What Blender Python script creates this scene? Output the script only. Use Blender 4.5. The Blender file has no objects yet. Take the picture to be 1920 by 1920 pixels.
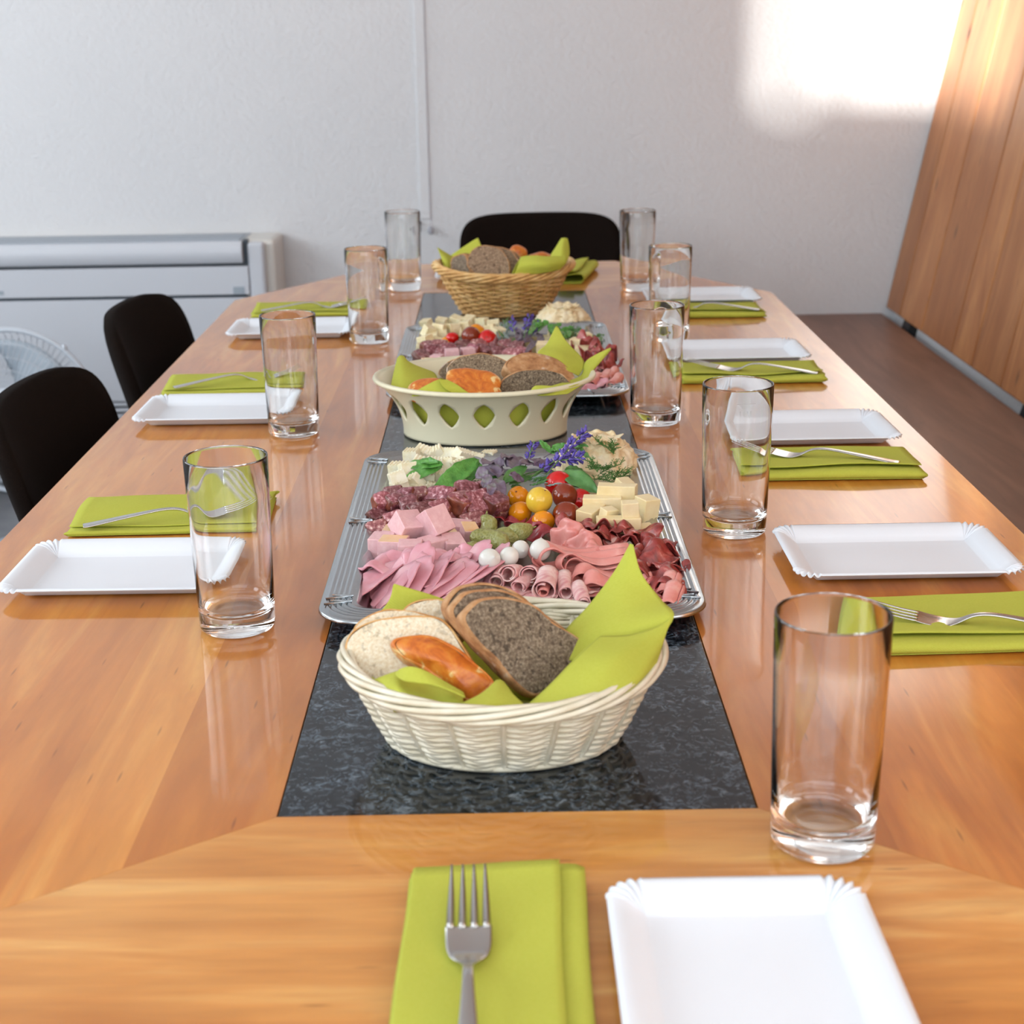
import bpy, bmesh, math, random
from mathutils import Vector, Matrix, noise
R_ = math.radians
random.seed(7)
sc = bpy.context.scene
col = sc.collection
TZ = 0.75                                   # height of the table top

# ---------------------------------------------------------------- camera, world, lights, exposure
CAMH, PITCH, ROLL, YAW, FPX = 0.4783 + TZ, 0.3068, -0.0162, 0.0041, 2855.4
cp, sp, cy_, sy_ = math.cos(PITCH), math.sin(PITCH), math.cos(YAW), math.sin(YAW)
CF = Vector((sy_*cp, cy_*cp, -sp)); r0 = Vector((cy_, -sy_, 0)); u0 = r0.cross(CF)
CR = r0*math.cos(ROLL) + u0*math.sin(ROLL); CU = -r0*math.sin(ROLL) + u0*math.cos(ROLL)
CC = Vector((0, 0, CAMH))
cam = bpy.data.cameras.new('camera'); camo = bpy.data.objects.new('camera', cam); col.objects.link(camo)
m4 = Matrix((CR, CU, -CF)).transposed().to_4x4(); m4.translation = CC
camo.matrix_world = m4
cam.sensor_width = 36; cam.lens = FPX/1920*36; cam.clip_start = 0.02
cam.dof.use_dof = True; cam.dof.focus_distance = 1.42; cam.dof.aperture_fstop = 11
sc.camera = camo
sc.cycles.max_bounces = 20; sc.cycles.transmission_bounces = 20; sc.cycles.glossy_bounces = 8
sc.view_settings.view_transform = 'Standard'; sc.view_settings.look = 'None'
sc.view_settings.gamma = 1; sc.view_settings.use_curve_mapping = False
sc.view_settings.exposure = 0.0
w = bpy.data.worlds.new('world'); sc.world = w; w.use_nodes = True
w.node_tree.nodes['Background'].inputs[0].default_value = (0.78, 0.88, 1.0, 1)
w.node_tree.nodes['Background'].inputs[1].default_value = 1.0
def area(name, loc, size, sizey, target, power, colr):
    l = bpy.data.lights.new(name, 'AREA'); l.shape = 'RECTANGLE'; l.size = size; l.size_y = sizey
    l.energy = power; l.color = colr
    o = bpy.data.objects.new(name, l); col.objects.link(o); o.location = loc
    o.rotation_euler = Vector(target).to_track_quat('-Z', 'Y').to_euler()
    return o
# daylight in the window openings: two in the left wall, a wide one behind the camera
area('window_daylight', (-2.78, 0.1, 1.75), 1.0, 1.2, (1, 0, 0), 32, (0.86, 0.93, 1.0))
area('window_daylight', (-2.78, 2.3, 1.75), 2.3, 1.2, (1, 0, 0), 46, (0.86, 0.94, 1.0))
area('window_daylight', (-0.5, -2.08, 1.70), 3.2, 1.4, (0, 1, 0), 38, (0.90, 0.95, 1.0))
area('added_fill_light', (-.2, -1.0, 2.52), 2.4, .5, (0, 0, -1), 11, (1, .97, .93))  # added fill overhead, no known fixture: brightens glass rims and front faces
# low sun through the left window nearest the camera, falling on the back wall above the bench
sun = bpy.data.lights.new('sun', 'SUN'); sun.energy = 14.0; sun.angle = R_(2.0); sun.color = (1, .95, .88)
suno = bpy.data.objects.new('sun', sun); col.objects.link(suno)
suno.rotation_euler = Vector((4.15, 4.1, -0.10)).to_track_quat('-Z', 'Y').to_euler()

def ray(u, v): return CF + CR*(u-960)/FPX - CU*(v-960)/FPX
def at(u, v, z=0.0):                        # the point seen at a pixel, at a height above the table top
    d = ray(u, v); return CC + d*((z+TZ-CC.z)/d.z)
def atY(u, v, Y):
    d = ray(u, v); return CC + d*(Y/d.y)
def onp(u, v, p0, n):
    d = ray(u, v); return CC + d*((Vector(p0)-CC).dot(n)/d.dot(n))
def ppm(p): return FPX/((Vector(p)-CC).dot(CF))   # pixels per metre at a point

# ---------------------------------------------------------------- object helpers
def tag(o, label=None, cat=None, group=None, kind=None):
    if label: o['label'] = label
    if cat: o['category'] = cat
    if group: o['group'] = group
    if kind: o['kind'] = kind
    return o
def thing(name, label, cat, loc=(0,0,0), rz=0, group=None):
    o = bpy.data.objects.new(name, None); col.objects.link(o); o.empty_display_size = .02
    o.location = loc; o.rotation_euler = (0,0,rz)
    return tag(o, label, cat, group)
def mk(name, verts, faces, mat, parent=None, smooth=True, color=None, matidx=None):
    me = bpy.data.meshes.new(name); me.from_pydata([tuple(v) for v in verts], [], faces); 
    for m in (mat if isinstance(mat, (list, tuple)) else [mat]): me.materials.append(m)
    if smooth: me.polygons.foreach_set('use_smooth', [True]*len(me.polygons))
    if matidx: me.polygons.foreach_set('material_index', matidx)
    me.update()
    o = bpy.data.objects.new(name, me); col.objects.link(o)
    if parent: o.parent = parent
    if color: o.color = (*color, 1)
    return o
def bmk(name, bm, mat, parent=None, smooth=False, color=None):
    bmesh.ops.recalc_face_normals(bm, faces=bm.faces)
    me = bpy.data.meshes.new(name); bm.to_mesh(me); bm.free()
    me.materials.append(mat)
    if smooth: me.polygons.foreach_set('use_smooth', [True]*len(me.polygons))
    o = bpy.data.objects.new(name, me); col.objects.link(o)
    if parent: o.parent = parent
    if color: o.color = (*color, 1)
    return o
def dup(root, loc=None, rz=None, label=None, group=None, color=None):
    c = root.copy(); col.objects.link(c)
    if loc is not None: c.location = loc
    if rz is not None: c.rotation_euler = (root.rotation_euler[0], root.rotation_euler[1], rz)
    if label: c['label'] = label
    if group: c['group'] = group
    if color: c.color = (*color, 1)
    for ch in list(root.children):
        d = ch.copy(); col.objects.link(d); d.parent = c
        for g in list(ch.children):
            e = g.copy(); col.objects.link(e); e.parent = d
    return c
def bevel(o, w_, seg=2, ang=40):
    m = o.modifiers.new('b', 'BEVEL'); m.width = w_; m.segments = seg; m.limit_method = 'ANGLE'; m.angle_limit = R_(ang)
    return o
def solid(o, t, off=-1):
    m = o.modifiers.new('s', 'SOLIDIFY'); m.thickness = t; m.offset = off; return o
def subd(o, l=2):
    m = o.modifiers.new('ss', 'SUBSURF'); m.levels = l; m.render_levels = l; return o
def box_bm(bm, x0, x1, y0, y1, z0, z1):
    v = [bm.verts.new((x, y, z)) for x in (x0, x1) for y in (y0, y1) for z in (z0, z1)]
    for f in ((0,1,3,2),(4,6,7,5),(0,4,5,1),(2,3,7,6),(0,2,6,4),(1,5,7,3)): bm.faces.new([v[i] for i in f])
def box(name, x0, x1, y0, y1, z0, z1, mat, parent=None, bev=0, color=None):
    bm = bmesh.new(); box_bm(bm, x0, x1, y0, y1, z0, z1)
    o = bmk(name, bm, mat, parent, color=color)
    if bev: bevel(o, bev)
    return o
def lathe(prof, n=48, sx=1, sy=1, cx=0, cy=0):
    vs, fs = [], []
    for r, z in prof:
        for k in range(n):
            a = 2*math.pi*k/n; vs.append((cx+r*sx*math.cos(a), cy+r*sy*math.sin(a), z))
    for i in range(len(prof)-1):
        for k in range(n):
            fs.append((i*n+k, i*n+(k+1)%n, (i+1)*n+(k+1)%n, (i+1)*n+k))
    return vs, fs
def lathe_caps(prof, n=48, sx=1, sy=1):
    vs, fs = lathe(prof, n, sx, sy)
    fs.append(tuple(range(n))[::-1]); fs.append(tuple(range((len(prof)-1)*n, len(prof)*n)))
    return vs, fs
def tube(path, rad, n=6, closed=False, vs=None, fs=None):
    vs = [] if vs is None else vs; fs = [] if fs is None else fs
    P = [Vector(p) for p in path]; N = len(P); b0 = len(vs)
    rads = rad if isinstance(rad, (list, tuple)) else [rad]*N
    ref = Vector((0, 0, 1))
    for i, p in enumerate(P):
        t = (P[(i+1) % N]-P[i-1]) if closed else (P[min(i+1, N-1)]-P[max(i-1, 0)])
        if t.length < 1e-9: t = Vector((0,0,1))
        t.normalize()
        rr = ref if abs(t.dot(ref)) < .95 else Vector((1, 0, 0))
        a = t.cross(rr).normalized(); b = t.cross(a)
        for k in range(n):
            an = 2*math.pi*k/n; vs.append(p + (a*math.cos(an)+b*math.sin(an))*rads[i])
    for i in range(N if closed else N-1):
        for k in range(n):
            j = (i+1) % N
            fs.append((b0+i*n+k, b0+i*n+(k+1)%n, b0+j*n+(k+1)%n, b0+j*n+k))
    if not closed:
        fs.append(tuple(b0+k for k in range(n))); fs.append(tuple(b0+(N-1)*n+k for k in range(n))[::-1])
    return vs, fs
def grid(nu, nv, fn, wrapu=False):
    vs = [fn(i/(nu if wrapu else nu-1), j/(nv-1)) for j in range(nv) for i in range(nu)]
    fs = []
    for j in range(nv-1):
        for i in range(nu if wrapu else nu-1):
            i2 = (i+1) % nu
            fs.append((j*nu+i, j*nu+i2, (j+1)*nu+i2, (j+1)*nu+i))
    return vs, fs
def cat_closed(pts, n):
    out = []; N = len(pts)
    for k in range(n):
        t = k*N/n; i = int(t); f = t-i
        p0, p1, p2, p3 = (pts[(i+d) % N] for d in (-1, 0, 1, 2))
        out.append(0.5*((2*p1)+(p2-p0)*f+(2*p0-5*p1+4*p2-p3)*f*f+(3*p1-p0-3*p2+p3)*f**3))
    return out
def cat_open(pts, n):
    pts = [Vector(p) for p in pts]; out = []; N = len(pts)
    for k in range(n):
        t = k*(N-1)/(n-1); i = min(int(t), N-2); f = t-i
        p0, p1, p2, p3 = (pts[max(0, min(N-1, i+d))] for d in (-1, 0, 1, 2))
        out.append(0.5*((2*p1)+(p2-p0)*f+(2*p0-5*p1+4*p2-p3)*f*f+(3*p1-p0-3*p2+p3)*f**3))
    return out
def nz(p, s, seed=0.0): return noise.noise(Vector(p)*s + Vector((seed*7.3, seed*3.1, seed*1.7)))

# ---------------------------------------------------------------- materials
MATS = {}
class NT:
    def __init__(s, name):
        s.m = bpy.data.materials.new(name); s.m.use_nodes = True; s.t = s.m.node_tree
        s.b = s.t.nodes['Principled BSDF']; MATS[name] = s.m
    def n(s, typ, **kw):
        x = s.t.nodes.new(typ)
        for k, v in kw.items():
            if k.startswith('i_'):
                x.inputs[k[2:].replace('_', ' ')].default_value = v
            else: setattr(x, k, v)
        return x
    def l(s, a, b): s.t.links.new(a, b)
    def set(s, **kw):
        for k, v in kw.items():
            s.b.inputs[k.replace('_', ' ')].default_value = v
    def coord(s, scale=(1,1,1), rot=(0,0,0), kind='Object'):
        tc = s.n('ShaderNodeTexCoord'); mp = s.n('ShaderNodeMapping')
        mp.inputs['Scale'].default_value = scale; mp.inputs['Rotation'].default_value = rot
        s.l(tc.outputs[kind], mp.inputs[0]); return mp.outputs[0]
    def noise(s, vec, scale, detail=3, rough=.5, dist=0):
        x = s.n('ShaderNodeTexNoise'); x.inputs['Scale'].default_value = scale; x.inputs['Detail'].default_value = detail
        x.inputs['Roughness'].default_value = rough; x.inputs['Distortion'].default_value = dist
        s.l(vec, x.inputs['Vector']); return x.outputs['Fac']
    def ramp(s, fac, stops):
        x = s.n('ShaderNodeValToRGB'); e = x.color_ramp.elements
        while len(e) < len(stops): e.new(.5)
        for i, (p, c) in enumerate(stops): e[i].position = p; e[i].color = (*c, 1) if len(c) == 3 else c
        s.l(fac, x.inputs[0]); return x.outputs[0]
    def mix(s, fac, a, b, mode='MIX'):
        x = s.n('ShaderNodeMix', data_type='RGBA', blend_type=mode)
        for i, v in ((0, fac), (6, a), (7, b)):
            if isinstance(v, (int, float)): x.inputs[i].default_value = v
            elif isinstance(v, tuple): x.inputs[i].default_value = (*v, 1)
            else: s.l(v, x.inputs[i])
        return x.outputs[2]
    def objcol(s):
        return s.n('ShaderNodeObjectInfo').outputs['Color']
    def base(s, v):
        if isinstance(v, tuple): s.b.inputs['Base Color'].default_value = (*v, 1)
        else: s.l(v, s.b.inputs['Base Color'])
    def bump(s, fac, strength=.3, dist=.001):
        x = s.n('ShaderNodeBump'); x.inputs['Strength'].default_value = strength; x.inputs['Distance'].default_value = dist
        s.l(fac, x.inputs['Height']); s.l(x.outputs[0], s.b.inputs['Normal'])
        return x
def simple(name, colr, rough=.5, metal=0, **kw):
    t = NT(name); t.base(colr); t.set(Roughness=rough, Metallic=metal, **kw); return t.m

t = NT('plaster'); v = t.coord()
t.base(t.ramp(t.noise(v, 1.3, 3), [(.3, (.70, .715, .735)), (.7, (.75, .76, .775))])); t.set(Roughness=.85)
nn = t.noise(v, 70, 4, .55, .3); t.bump(nn, .6, .005)
PLASTER = t.m
simple('ceiling_paint', (.82, .81, .8), .9)
t = NT('floor_lino'); v = t.coord(); t.base(t.ramp(t.noise(v, 9, 5), [(.35, (.20, .21, .23)), (.65, (.30, .31, .33))])); t.set(Roughness=.4)
# varnished table wood: colour steps per stave come from each object's own colour
def wood(name, axis, c1, c2, c3, rough, scale=1.0, coat=.0, tintmix=1.0, knots=False):
    t = NT(name)
    sc1 = (9*scale, 1.1*scale, 9*scale) if axis == 'Y' else ((1.1*scale, 9*scale, 9*scale) if axis == 'X' else (9*scale, 9*scale, 1.1*scale))
    v = t.coord(sc1); a = t.noise(v, 2.2, 4, .55, 1.4)
    sc2 = tuple(q*6 for q in sc1); v2 = t.coord(sc2); b = t.noise(v2, 2.5, 3, .6)
    c = t.ramp(a, [(.3, c1), (.52, c2), (.72, c3)])
    c = t.mix(t.ramp(b, [(.35, (.0,)*3), (.75, (.30,)*3)]), c, tuple(q*.45 for q in c2))
    v3 = t.coord((2.2, .7, 1)); c = t.mix(t.ramp(t.noise(v3, 3, 2), [(.35, (0,)*3), (.75, (.35,)*3)]), c, c3)
    # small dark flecks and nicks
    sc3 = tuple(q*1.6 for q in sc1)
    vf = t.coord(sc3); vo = t.n('ShaderNodeTexVoronoi'); vo.inputs['Scale'].default_value = 5.5
    t.l(vf, vo.inputs['Vector']); fl = t.ramp(vo.outputs['Distance'], [(.0, (.6,)*3), (.05, (.4,)*3), (.10, (0,)*3)])
    c = t.mix(fl, c, tuple(q*.25 for q in c1))
    if knots:
        vk = t.coord((1.6, 3.6, 1.3)); vo = t.n('ShaderNodeTexVoronoi'); vo.inputs['Scale'].default_value = 3.4
        t.l(vk, vo.inputs['Vector']); fl = t.ramp(vo.outputs['Distance'], [(.03, (.85,)*3), (.12, (0,)*3)])
        c = t.mix(fl, c, (.06, .025, .012))
    c = t.mix(tintmix, c, t.objcol(), 'MULTIPLY')
    t.base(c); t.set(Roughness=rough)
    t.b.inputs['Coat Weight'].default_value = coat; t.b.inputs['Coat Roughness'].default_value = .07; t.b.inputs['Specular IOR Level'].default_value = .25 if coat else .5
    v5 = t.coord((1, 1, 1)); t.bump(t.noise(v5, 55, 2), .04, .002)
    return t.m
TW1, TW2, TW3 = (.44, .135, .016), (.58, .205, .030), (.70, .33, .070)
WY = wood('table_wood_lengthwise', 'Y', TW1, TW2, TW3, .4, 1.0, .85)
WX = wood('table_wood_crosswise', 'X', TW1, TW2, TW3, .4, 1.0, .85)
BENCHW = wood('bench_wood', 'Y', (.13, .058, .034), (.19, .090, .055), (.26, .13, .08), .38, .8)
PINE = wood('pine_board', 'Z', (.37, .135, .042), (.47, .195, .068), (.58, .27, .105), .42, .55, 0, 1, True)
t = NT('granite'); v = t.coord()
a = t.noise(v, 130, 6, .75, 1.2); b = t.noise(v, 38, 4, .6); vo = t.n('ShaderNodeTexVoronoi'); vo.inputs['Scale'].default_value = 240; t.l(v, vo.inputs['Vector'])
c = t.ramp(a, [(.42, (.002, .003, .004)), (.50, (.012, .018, .026)), (.57, (.07, .095, .12)), (.66, (.17, .20, .23))])
c = t.mix(t.ramp(b, [(.38, (.85,)*3), (.55, (0,)*3)]), c, (.006, .008, .010))
c = t.mix(t.ramp(vo.outputs['Distance'], [(.10, (.35,)*3), (.3, (0,)*3)]), c, (.09, .11, .13)); t.base(c); t.set(Roughness=.11)
GRANITE = t.m
def glassmat(name, colr=(1,1,1), rough=0.0, ior=1.5):
    t = NT(name); t.base(colr); t.set(Roughness=rough, IOR=ior); t.b.inputs['Transmission Weight'].default_value = 1; return t.m
GLASS = glassmat('clear_glass', (.985, .995, .99))
t = NT('paper'); v = t.coord(); t.base((.74, .78, .83)); t.set(Roughness=.75); t.bump(t.noise(v, 300, 3), .1, .0006); PAPER = t.m
t = NT('green_tissue'); v = t.coord((1, 1, 1))
a = t.noise(v, 500, 3, .6); wv = t.n('ShaderNodeTexWave'); wv.wave_type = 'BANDS'; wv.bands_direction = 'DIAGONAL'
wv.inputs['Scale'].default_value = 260; wv.inputs['Distortion'].default_value = 3; t.l(v, wv.inputs['Vector'])
t.base(t.mix(a, (.54, .57, .06), (.66, .68, .11))); t.set(Roughness=.9)
t.b.inputs['Subsurface Weight'].default_value = 0.0
t.bump(t.mix(.5, a, wv.outputs['Color']), .35, .0006)
# thin tissue lets a little light through
tr = t.n('ShaderNodeBsdfTranslucent'); tr.inputs[0].default_value = (.60, .68, .05, 1)
ms = t.n('ShaderNodeMixShader'); ms.inputs[0].default_value = .28
t.l(t.b.outputs[0], ms.inputs[1]); t.l(tr.outputs[0], ms.inputs[2]); t.l(ms.outputs[0], t.t.nodes['Material Output'].inputs[0])
TISSUE = t.m
STEEL = simple('fork_steel', (.56, .55, .54), .2, 1)
t = NT('tray_metal'); v = t.coord(); t.base((.44, .47, .49)); t.set(Roughness=.22, Metallic=1); t.bump(t.noise(v, 30, 3), .05, .003); TRAYM = t.m
t = NT('dark_felt'); v = t.coord(); a = t.noise(v, 700, 3, .7)
t.base(t.ramp(a, [(.3, (.004, .0025, .002)), (.7, (.012, .007, .005))])); t.set(Roughness=.95)
t.b.inputs['Specular IOR Level'].default_value = .1; t.bump(a, .4, .001); FELT = t.m
CHROME = simple('chrome', (.7, .72, .74), .12, 1)
ACW = simple('appliance_white', (.60, .63, .68), .28)
ACC = simple('appliance_cream', (.70, .69, .65), .45)
ACG = simple('appliance_grey', (.30, .34, .38), .35)
DARKGAP = simple('dark_gap', (.06, .08, .10), .6)
STICK = simple('grey_sticker', (.34, .40, .46), .5)
BLACK = simple('black_metal', (.012, .012, .013), .55)
FANW = simple('fan_plastic', (.55, .60, .66), .35)
CORDM = simple('cord_grey', (.42, .43, .48), .6)
CERAM = simple('cream_plastic', (.74, .70, .50), .38)
t = NT('cream_rattan'); v = t.coord(); t.base(t.ramp(t.noise(v, 60, 3), [(.3, (.66, .60, .44)), (.7, (.78, .74, .60))])); t.set(Roughness=.32); CREAMR = t.m
t = NT('willow'); v = t.coord(); t.base(t.mix(1.0, t.ramp(t.noise(v, 38, 4, .6), [(.28, (.44, .20, .05)), (.5, (.70, .42, .15)), (.72, (.80, .58, .28))]), t.objcol(), 'MULTIPLY')); t.set(Roughness=.5); WILLOW = t.m
# breads
def crumb(name, c1, c2, c3, holes=.5):
    t = NT(name); v = t.coord(); a = t.noise(v, 480, 4, .7); vo = t.n('ShaderNodeTexVoronoi'); vo.inputs['Scale'].default_value = 170
    t.l(v, vo.inputs['Vector']); b = t.noise(v, 190, 3, .6)
    c = t.ramp(a, [(.36, c1), (.5, c2), (.62, c3)])
    h = t.ramp(b, [(.36, (holes,)*3), (.43, (0,)*3)])
    c = t.mix(h, c, tuple(q*.45 for q in c1)); c = t.mix(1.0, c, t.objcol(), 'MULTIPLY'); t.base(c); t.set(Roughness=.9)
    t.bump(t.mix(.6, a, b), .9, .0022); return t.m
RYE = crumb('rye_crumb', (.115, .080, .052), (.19, .14, .095), (.34, .27, .19), .8)
WHITEB = crumb('white_crumb', (.68, .54, .35), (.76, .65, .46), (.84, .76, .60), .5)
t = NT('rye_crust'); v = t.coord(); a = t.noise(v, 90, 4, .6); c = t.ramp(a, [(.3, (.28, .12, .045)), (.5, (.47, .24, .10)), (.7, (.60, .38, .20))])
f = t.noise(v, 26, 4, .7); c = t.mix(t.ramp(f, [(.55, (0,)*3), (.66, (.75,)*3)]), c, (.78, .72, .65)); t.base(c); t.set(Roughness=.75); t.bump(a, .7, .002); RCRUST = t.m
t = NT('golden_crust'); v = t.coord(); a = t.noise(v, 55, 4, .6); t.base(t.ramp(a, [(.3, (.52, .20, .05)), (.5, (.64, .33, .10)), (.72, (.78, .55, .26))])); t.set(Roughness=.45); t.bump(a, .5, .0015); GCRUST = t.m
t = NT('glazed_crust'); v = t.coord(); a = t.noise(v, 62, 5, .62, .9); t.base(t.ramp(a, [(.28, (.36, .07, .012)), (.47, (.60, .16, .02)), (.58, (.66, .24, .035)), (.64, (.80, .58, .26))])); t.set(Roughness=.28); t.bump(t.noise(v, 120, 4), .5, .0015); GLAZE = t.m
# cheeses, meats, vegetables
def food(name, stops, scale, rough=.4, sss=.0, detail=4, bump=.4, bd=.001, dist=0, tint=True, srad=(1,.4,.3)):
    t = NT(name); v = t.coord(); a = t.noise(v, scale, detail, .6, dist); c = t.ramp(a, stops)
    if tint: c = t.mix(1.0, c, t.objcol(), 'MULTIPLY')
    t.base(c); t.set(Roughness=rough)
    if sss: t.b.inputs['Subsurface Weight'].default_value = sss; t.b.inputs['Subsurface Radius'].default_value = srad; t.b.inputs['Subsurface Scale'].default_value = .004
    if bump: t.bump(t.noise(v, scale*2, 3), bump, bd)
    return t
CHEESE = food('yellow_cheese', [(.3, (.78, .62, .33)), (.7, (.86, .74, .47))], 60, .38, .15, bump=.2, srad=(1,.7,.3)).m
RIND = simple('cheese_rind', (.60, .30, .07), .5)
WCHEESE = food('pale_cheese', [(.3, (.76, .68, .42)), (.6, (.88, .84, .66))], 90, .5, .1, bump=.35, srad=(1,.8,.5)).m
ROSETTE = food('rosette_cheese', [(.3, (.70, .50, .26)), (.5, (.82, .68, .42)), (.7, (.88, .80, .60))], 55, .55, .1, bump=.6, bd=.002, srad=(1,.7,.4)).m
LOAF = food('pink_meat_loaf', [(.3, (.70, .40, .42)), (.65, (.78, .50, .51)), (.8, (.84, .60, .60))], 180, .38, .12, bump=.15).m
BAKED = food('baked_skin', [(.35, (.80, .58, .36)), (.6, (.78, .45, .20)), (.72, (.62, .16, .02))], 34, .4, 0, bump=.2).m
t = food('salami_cut', [(.36, (.15, .035, .04)), (.50, (.30, .10, .11)), (.60, (.46, .24, .25)), (.68, (.74, .58, .55))], 230, .35, 0, bump=.4, bd=.0012); SALAMI = t.m
SKIN = food('sausage_skin', [(.3, (.10, .022, .012)), (.55, (.22, .06, .03)), (.75, (.36, .14, .08))], 80, .34, 0, bump=.4).m
HAM = food('cooked_ham', [(.3, (.66, .27, .31)), (.55, (.74, .36, .42)), (.75, (.82, .52, .54))], 36, .34, .12, bump=.35).m
ROLLM = food('ham_roll_meat', [(.38, (.66, .27, .28)), (.50, (.76, .45, .43)), (.62, (.84, .62, .58))], 50, .4, .12, bump=.3, dist=1.2).m
MORT = food('folded_sausage', [(.3, (.68, .22, .19)), (.6, (.76, .32, .28)), (.75, (.82, .46, .41))], 45, .36, .12, bump=.15).m
COPPA = food('cured_meat', [(.36, (.17, .022, .018)), (.50, (.34, .05, .042)), (.57, (.46, .12, .10)), (.62, (.72, .46, .42))], 34, .34, .05, bump=.5, bd=.0015, dist=1.6).m
DRIED = food('dried_beef', [(.3, (.20, .014, .02)), (.6, (.36, .035, .04)), (.8, (.46, .10, .09))], 60, .3, 0, bump=.4).m
TOMATO = food('tomato_skin', [(.3, (.85, .85, .85)), (.7, (1, 1, 1))], 20, .12, .1, bump=0).m
t = NT('gherkin'); v = t.coord(); vo = t.n('ShaderNodeTexVoronoi'); vo.inputs['Scale'].default_value = 380; t.l(v, vo.inputs['Vector'])
a = t.noise(v, 60, 3); t.base(t.mix(vo.outputs['Distance'], t.ramp(a, [(.3, (.15, .16, .03)), (.7, (.26, .26, .06))]), (.36, .36, .13))); t.set(Roughness=.28); t.bump(vo.outputs['Distance'], .6, .0012); GHERK = t.m
t = NT('pearl_onion'); t.base((.74, .74, .69)); t.set(Roughness=.15); t.b.inputs['Subsurface Weight'].default_value = .6; t.b.inputs['Subsurface Radius'].default_value = (1, 1, .9); t.b.inputs['Subsurface Scale'].default_value = .006; ONION = t.m
LEAF = food('mint_leaf', [(.3, (.05, .20, .025)), (.7, (.13, .36, .06))], 120, .42, 0, bump=.8, bd=.0015).m
SAGE = food('sage_leaf', [(.3, (.05, .16, .035)), (.7, (.11, .26, .07))], 90, .45, 0, bump=.5).m
PURP = food('purple_basil', [(.3, (.09, .055, .10)), (.55, (.19, .14, .19)), (.75, (.20, .26, .16))], 60, .5, 0, bump=.5).m
LAV = food('lavender_bloom', [(.3, (.06, .035, .28)), (.7, (.18, .13, .50))], 300, .7, 0, bump=0).m
DILL = simple('dill_green', (.07, .19, .03), .6)
DILL2 = simple('herb_stem_green', (.12, .24, .07), .6)
SILV = simple('silver_herb', (.30, .38, .35), .6)
ETCH = simple('etched_mark', (.85, .87, .88), .6)

# ---------------------------------------------------------------- the room
YW = 4.258
tag(box('floor', -2.9, 1.8, -2.2, YW, -.05, 0, MATS['floor_lino']), kind='structure')
tag(box('ceiling', -2.9, 1.8, -2.2, YW, 2.6, 2.65, MATS['ceiling_paint']), kind='structure')
tag(box('wall_back', -3.0, 1.9, YW, YW+.12, 0, 2.6, PLASTER), kind='structure')
def lean(z): return 1.108 + (z-.45)*.186            # the right wall leans outwards
vs = [(lean(0)-.0, -2.2, 0), (lean(2.6), -2.2, 2.6), (lean(2.6)+.15, -2.2, 2.6), (lean(0)+.15, -2.2, 0)]
vs += [(a, YW, c) for a, b, c in vs]
tag(mk('wall_right', vs, [(0,1,2,3),(7,6,5,4),(0,4,5,1),(1,5,6,2),(2,6,7,3),(3,7,4,0)], PLASTER, smooth=False), kind='structure')
# left wall and wall behind the camera, both with window openings
bm = bmesh.new()
ys = [-2.2, -.45, .65, 1.1, 3.5, YW]
for i in range(5):
    if i % 2 == 0: box_bm(bm, -3.0, -2.9, ys[i], ys[i+1], 0, 2.6)
    else: box_bm(bm, -3.0, -2.9, ys[i], ys[i+1], 0, 1.1); box_bm(bm, -3.0, -2.9, ys[i], ys[i+1], 2.4, 2.6)
tag(bmk('wall_left', bm, PLASTER), kind='structure')
bm = bmesh.new()
box_bm(bm, -3.0, -2.2, -2.3, -2.2, 0, 2.6); box_bm(bm, 1.2, 1.9, -2.3, -2.2, 0, 2.6)
box_bm(bm, -2.2, 1.2, -2.3, -2.2, 0, 1.0); box_bm(bm, -2.2, 1.2, -2.3, -2.2, 2.4, 2.6)
tag(bmk('wall_front', bm, PLASTER), kind='structure')
def window(name, x0, x1, y0, y1):
    bm = bmesh.new(); z0, z1 = 1.1, 2.4; w_ = .05
    if x1-x0 < y1-y0:
        for a, b in ((y0, y0+w_), (y1-w_, y1), ((y0+y1)/2-.03, (y0+y1)/2+.03)): box_bm(bm, x0, x1, a, b, z0, z1)
        for a, b in ((z0, z0+w_), (z1-w_, z1)): box_bm(bm, x0+.001, x1-.001, y0, y1, a, b)
    else:
        for a, b in ((x0, x0+w_), (x1-w_, x1), (x0+(x1-x0)/3-.03, x0+(x1-x0)/3+.03), (x1-(x1-x0)/3-.03, x1-(x1-x0)/3+.03)): box_bm(bm, a, b, y0, y1, z0, z1)
        for a, b in ((z0, z0+w_), (z1-w_, z1)): box_bm(bm, x0, x1, y0+.001, y1-.001, a, b)
    tag(bmk(name, bm, MATS['appliance_cream']), kind='structure')
window('window_1', -2.845, -2.80, -.45, .65); window('window_2', -2.845, -2.80, 1.1, 3.5)
window('window_3', -2.2, 1.2, -2.145, -2.10)
tag(box('sun_blocker', -2.895, -2.890, 1.06, 3.54, 1.05, 2.42, MATS['ceiling_paint']), kind='structure')  # unseen sheet added to keep the sun out of the wide left opening

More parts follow.
